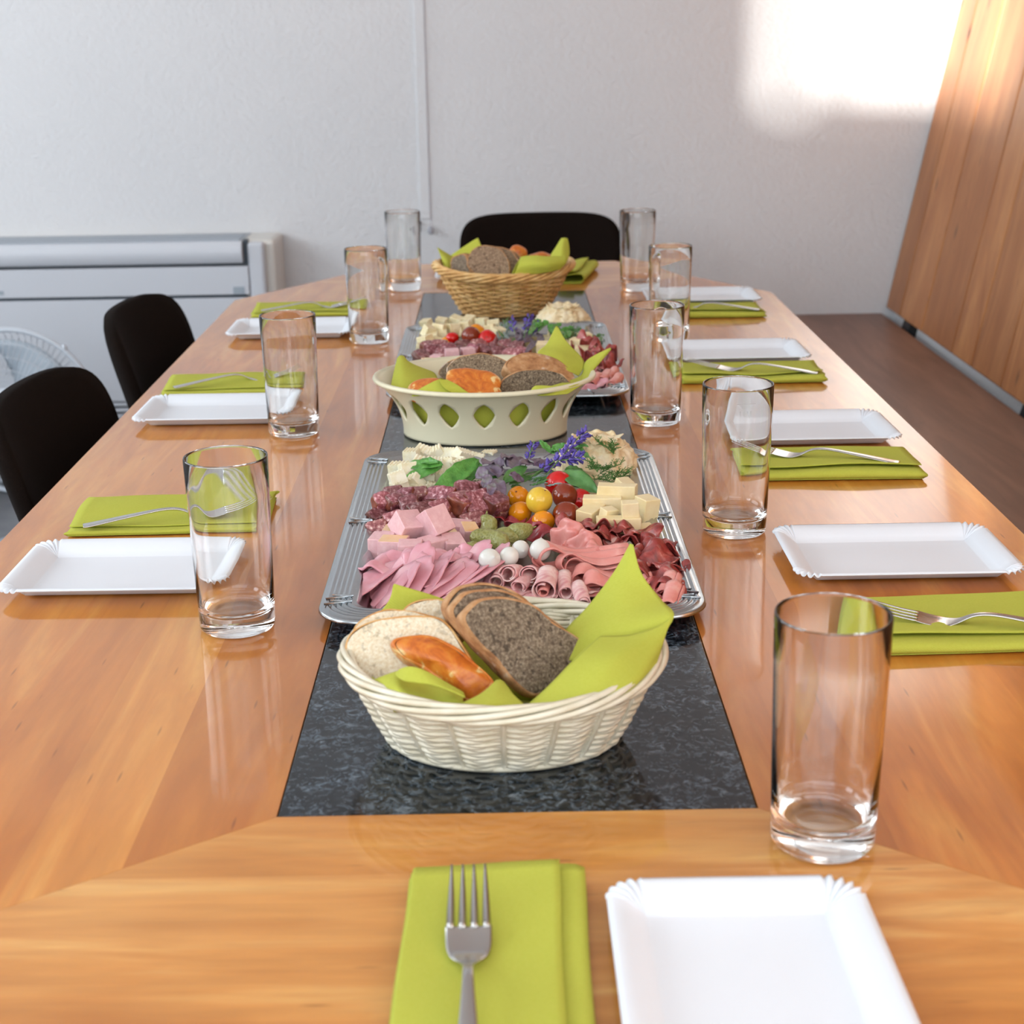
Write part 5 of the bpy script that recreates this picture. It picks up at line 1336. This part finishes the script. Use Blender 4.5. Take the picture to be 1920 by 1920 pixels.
t_ = thing('mint_sprig', 'small light green mint sprig standing up behind the lavender', 'herb', at(1035, 850, .035), group='fresh herbs on the nearest platter')
for j, (p_, q_, w_) in enumerate([((1034, 850), (1011, 822), 14), ((1034, 850), (1058, 830), 18), ((1036, 848), (1045, 840), 12), ((1070, 840), (1100, 832), 16), ((1075, 838), (1108, 850), 13)]): leafat('leaf', t_, p_, q_, .040, .052, w_, LEAF, curl=.1, serr=.04, seed=j)
stem('stem', t_, [at(1020, 858, .03), at(1034, 850, .038), at(1075, 838, .046)], .0007, PURP)
t_ = thing('lavender', 'blue-violet lavender sprigs on top of the nearest platter\'s herbs', 'flower', at(1040, 860, .04), group='lavender on the platters')
lavender(t_, (1040, 872), (1085, 820), .040, .054, 46, 13, 1); lavender(t_, (1083, 822), (1102, 810), .054, .058, 22, 11, 2); lavender(t_, (988, 866), (1002, 828), .036, .052, 30, 9, 3); lavender(t_, (1010, 884), (1050, 858), .036, .042, 30, 12, 4); lavender(t_, (1060, 862), (1092, 858), .042, .044, 26, 12, 5)
t_ = thing('rosemary', 'silvery rosemary needles right behind the red tomato', 'herb', at(1005, 900, .03), group='fresh herbs on the nearest platter')
for j in range(26):
    rnd = random.Random(j); x_, y_ = 985+rnd.uniform(0, 40), 912-rnd.uniform(0, 16)
    leafat('needle', t_, (x_, y_), (x_+rnd.uniform(18, 32), y_-rnd.uniform(6, 20)), .026, .034, 3.5, SILV if j % 2 else SAGE, curl=.1, cup=.1)
t_ = thing('dill', 'feathery dark green dill draped over the frilly cheese mound on the nearest platter', 'herb', at(1140, 880, .03), group='fresh herbs on the nearest platter')
for j, (p_, q_, z0, z1) in enumerate([((1150, 850), (1120, 828), .040, .050), ((1150, 852), (1150, 830), .040, .050), ((1120, 885), (1105, 865), .038, .046), ((1125, 888), (1165, 870), .034, .040), ((1130, 895), (1180, 885), .030, .034), ((1115, 898), (1150, 905), .028, .028), ((1150, 900), (1172, 892), .028, .030), ((1105, 880), (1140, 880), .038, .038)]):
    frond(t_, p_, q_, z0, z1, j, 16, .009)

# ---------------------------------------------------------------- rear platter
G = 'cherry tomatoes on the rear platter'
tomato('halved-looking red tomato at the left of the rear platter\'s tomatoes', G, 848, 634, 13, .026, RED, .9, 11)
tomato('orange tomato in front of the red one on the rear platter', G, 839, 641, 13, .020, ORA, .9, 12)
tomato('brown-red tomato in the middle of the rear platter\'s tomatoes', G, 883, 630, 18, .030, DRK, 1.0, 13)
tomato('orange tomato behind the brown-red one on the rear platter', G, 893, 624, 17, .024, ORA, .95, 14)
tomato('large red tomato at the right of the rear platter\'s tomatoes', G, 914, 636, 18, .026, RED, .95, 15)
G = 'pale cheese cubes on the rear platter'
rws = [[(800, 609), (828, 605), (856, 603), (880, 603), (904, 606), (926, 612)], [(803, 622), (824, 618), (850, 616), (872, 614), (918, 620), (934, 624)], [(798, 640), (812, 632), (828, 630), (860, 624)], [(795, 655), (808, 648), (822, 644)]]
k = 0
for r_, row in enumerate(rws):
    for (px, py), lb in ranked(row, 'pale yellow cheese cube, %s in '+['the back row', 'the second row', 'the third row', 'the front row'][r_]+', rear platter'):
        rnd = random.Random(k+200)
        cube('cheese_cube', lb, 'cheese', G, at(px, py, [.020, .026, .018, .012][r_]), (rnd.uniform(.018, .024), rnd.uniform(.014, .02), rnd.uniform(.016, .02)), rotm(rnd.uniform(-.8, .8), rnd.uniform(-.3, .4), rnd.uniform(-.3, .3)), [WCHEESE], .0012, k+300, color=(.98, .92, .78)); k += 1
G = 'dried sausage pieces on the rear platter'
rws = [[(806, 650), (824, 651), (842, 655), (870, 648), (898, 648), (918, 645), (950, 648), (970, 652)], [(790, 668), (812, 662), (832, 664), (855, 660), (885, 660), (905, 658), (935, 662), (962, 664), (980, 664)]]
for r_, row in enumerate(rws):
    for (px, py), lb in ranked(row, 'dried sausage piece, %s in the '+['back row', 'front row'][r_]+', rear platter'):
        rnd = random.Random(k+40)
        chunk('sausage_piece', lb, 'sausage', G, at(px, py, [.020, .016][r_]), (rnd.uniform(.022, .032), rnd.uniform(.018, .026), .014), rotm(rnd.uniform(-.6, .9), rnd.uniform(.2, .9), 0), k); k += 1
G = 'pink meat loaf cubes on the rear platter'
for i, (px, py, sz_, yw, lb) in enumerate([(848, 668, .022, .1, 'pink meat loaf cube standing highest on the rear platter'), (877, 664, .020, .3, 'pink meat loaf cube touching the bread at the rear platter'), (820, 676, .018, -.3, 'flat pink meat loaf piece at the left on the rear platter'), (802, 684, .018, .2, 'browned meat loaf piece at the left rim of the rear platter')]):
    cube('meat_loaf_cube', lb, 'cold cut', G, at(px, py, .016), (sz_, sz_, sz_), rotm(yw, 0, 0), [LOAF, BAKED], .0010, i+500, skinside=5 if i == 3 else None)
G = 'pale cheese slices on the rear platter'
cube('cheese_slice', 'large pale cheese slice leaning towards the cream bowl', 'cheese', G, at(828, 690, .022), (.045, .045, .006), rotm(.2, .35, .1), [CHEESE], .0009, 1, color=(1.02, 1.08, 1.2))
G = 'yellow cheese cubes on the rear platter'
for i, ((px, py), lb) in enumerate(ranked([(1022, 640), (1040, 632), (1064, 630), (1085, 645), (1070, 650), (1104, 656), (1020, 652), (1095, 635), (1090, 660), (1055, 645)], 'yellow cheese cube, %s on the right side of the rear platter')):
    rnd = random.Random(i+9)
    cube('cheese_cube', lb, 'cheese', G, at(px, py, .018 if i % 2 else .024), (rnd.uniform(.018, .026), .016, .018), rotm(rnd.uniform(-.5, .5), .1, 0), [CHEESE, RIND], .0010, i+600, skinside=3 if i % 3 == 0 else None)
G = 'cured marbled pork slices on the rear platter'
for i, ((px, py), lb) in enumerate(ranked([(1086, 664), (1104, 668), (1122, 678), (1136, 684), (1112, 690), (1130, 700), (1142, 706)], 'crumpled cured pork slice, %s at the right of the rear platter')):
    crumple('cured_pork_slice', lb, 'cold cut', G, at(px, py, .008), .017, .016, .018, i*.9, i+700, COPPA, .0011, 1.9)
G = 'rolled ham slices on the rear platter'
for i, (px, py, r_, lb) in enumerate([(1128, 697, 11, 'rolled ham slice at the back of the rear platter\'s rolls'), (1127, 716, 12, 'rolled ham slice in the middle of the rear platter\'s rolls'), (1148, 724, 11, 'rolled ham slice at the front right corner of the rear platter'), (1108, 722, 10, 'rolled ham slice against the cream bowl\'s liner'), (1140, 712, 9, 'narrow rolled ham slice squeezed between the rear platter\'s rolls')]):
    c = at(px, py, .014); roll('ham_roll', lb, G, c, (.35, .9, .15), r_/ppm(c), .035, i+70, MORT)
for i, ((px, py), lb) in enumerate(ranked([(1095, 738), (1118, 732), (1138, 730), (1080, 728)], 'pink ham slice, %s lying flat at the front of the rear platter')):
    crumple('ham_slice', lb, 'cold cut', 'cooked ham slices on the rear platter', at(px, py, .004), .020, .016, .008, i, i+800, HAM, .0011, 1.2)
rosette('frilly cream cheese mound at the back right of the rear platter', at(1055, 612, FZ), .043, .036, 5)
t_ = thing('rosemary', 'silver-green rosemary sprig standing beside the rear platter\'s lavender', 'herb', at(940, 625, .02), group='fresh herbs on the rear platter')
for j in range(34):
    rnd = random.Random(j+3); x_, y_ = 948+rnd.uniform(-14, 10), 645-rnd.uniform(0, 34); leafat('needle', t_, (x_, y_), (x_+rnd.uniform(-14, 14), y_-rnd.uniform(10, 22)), .022, .034, 3.2, SILV if j % 3 else SAGE, curl=.1, cup=.1)
t_ = thing('purple_basil', 'dark purple basil sprig in the middle of the rear platter', 'herb', at(985, 635, .02), group='fresh herbs on the rear platter')
for j in range(16):
    rnd = random.Random(j+13); x_, y_ = 985+rnd.uniform(-20, 26), 642-rnd.uniform(0, 26); leafat('leaf', t_, (x_, y_), (x_+rnd.uniform(-22, 22), y_+rnd.uniform(-18, 12)), .028, .034, 13, PURP, curl=.15, seed=j)
t_ = thing('parsley', 'bright green leafy herbs on the rear platter\'s cheese mound', 'herb', at(1030, 620, .03), group='fresh herbs on the rear platter')
for j in range(30):
    rnd = random.Random(j+23); f = j/29; x_, y_ = 1000+f*76+rnd.uniform(-6, 6), 604+f*20+rnd.uniform(-6, 8); leafat('leaf', t_, (x_, y_), (x_+rnd.uniform(-18, 18), y_+rnd.uniform(-10, 8)), .044-.012*f, .048-.012*f, 11, LEAF, curl=.15, serr=.1, seed=j)
for j in range(4): frond(t_, (1062+j*5, 640), (1066+j*6, 618), .024, .034, j+40, 12, .009, SAGE)
t_ = thing('parsley', 'small green herb tuft lying on the right rim of the rear platter', 'herb', at(1120, 632, .02), group='fresh herbs on the rear platter')
for j in range(10):
    rnd = random.Random(j+43); x_, y_ = 1120+rnd.uniform(-8, 8), 632+rnd.uniform(-5, 5); leafat('leaf', t_, (x_, y_), (x_+rnd.uniform(-10, 10), y_+rnd.uniform(-6, 6)), .020, .023, 7, SAGE, curl=.15, serr=.1, seed=j)
t_ = thing('lavender', 'violet lavender sprigs standing among the rear platter\'s herbs', 'flower', at(980, 620, .03), group='lavender on the platters')
lavender(t_, (985, 622), (993, 590), .034, .046, 26, 8, 11); lavender(t_, (965, 622), (958, 598), .030, .042, 20, 7, 12); lavender(t_, (1000, 622), (1012, 606), .034, .04, 20, 8, 13)
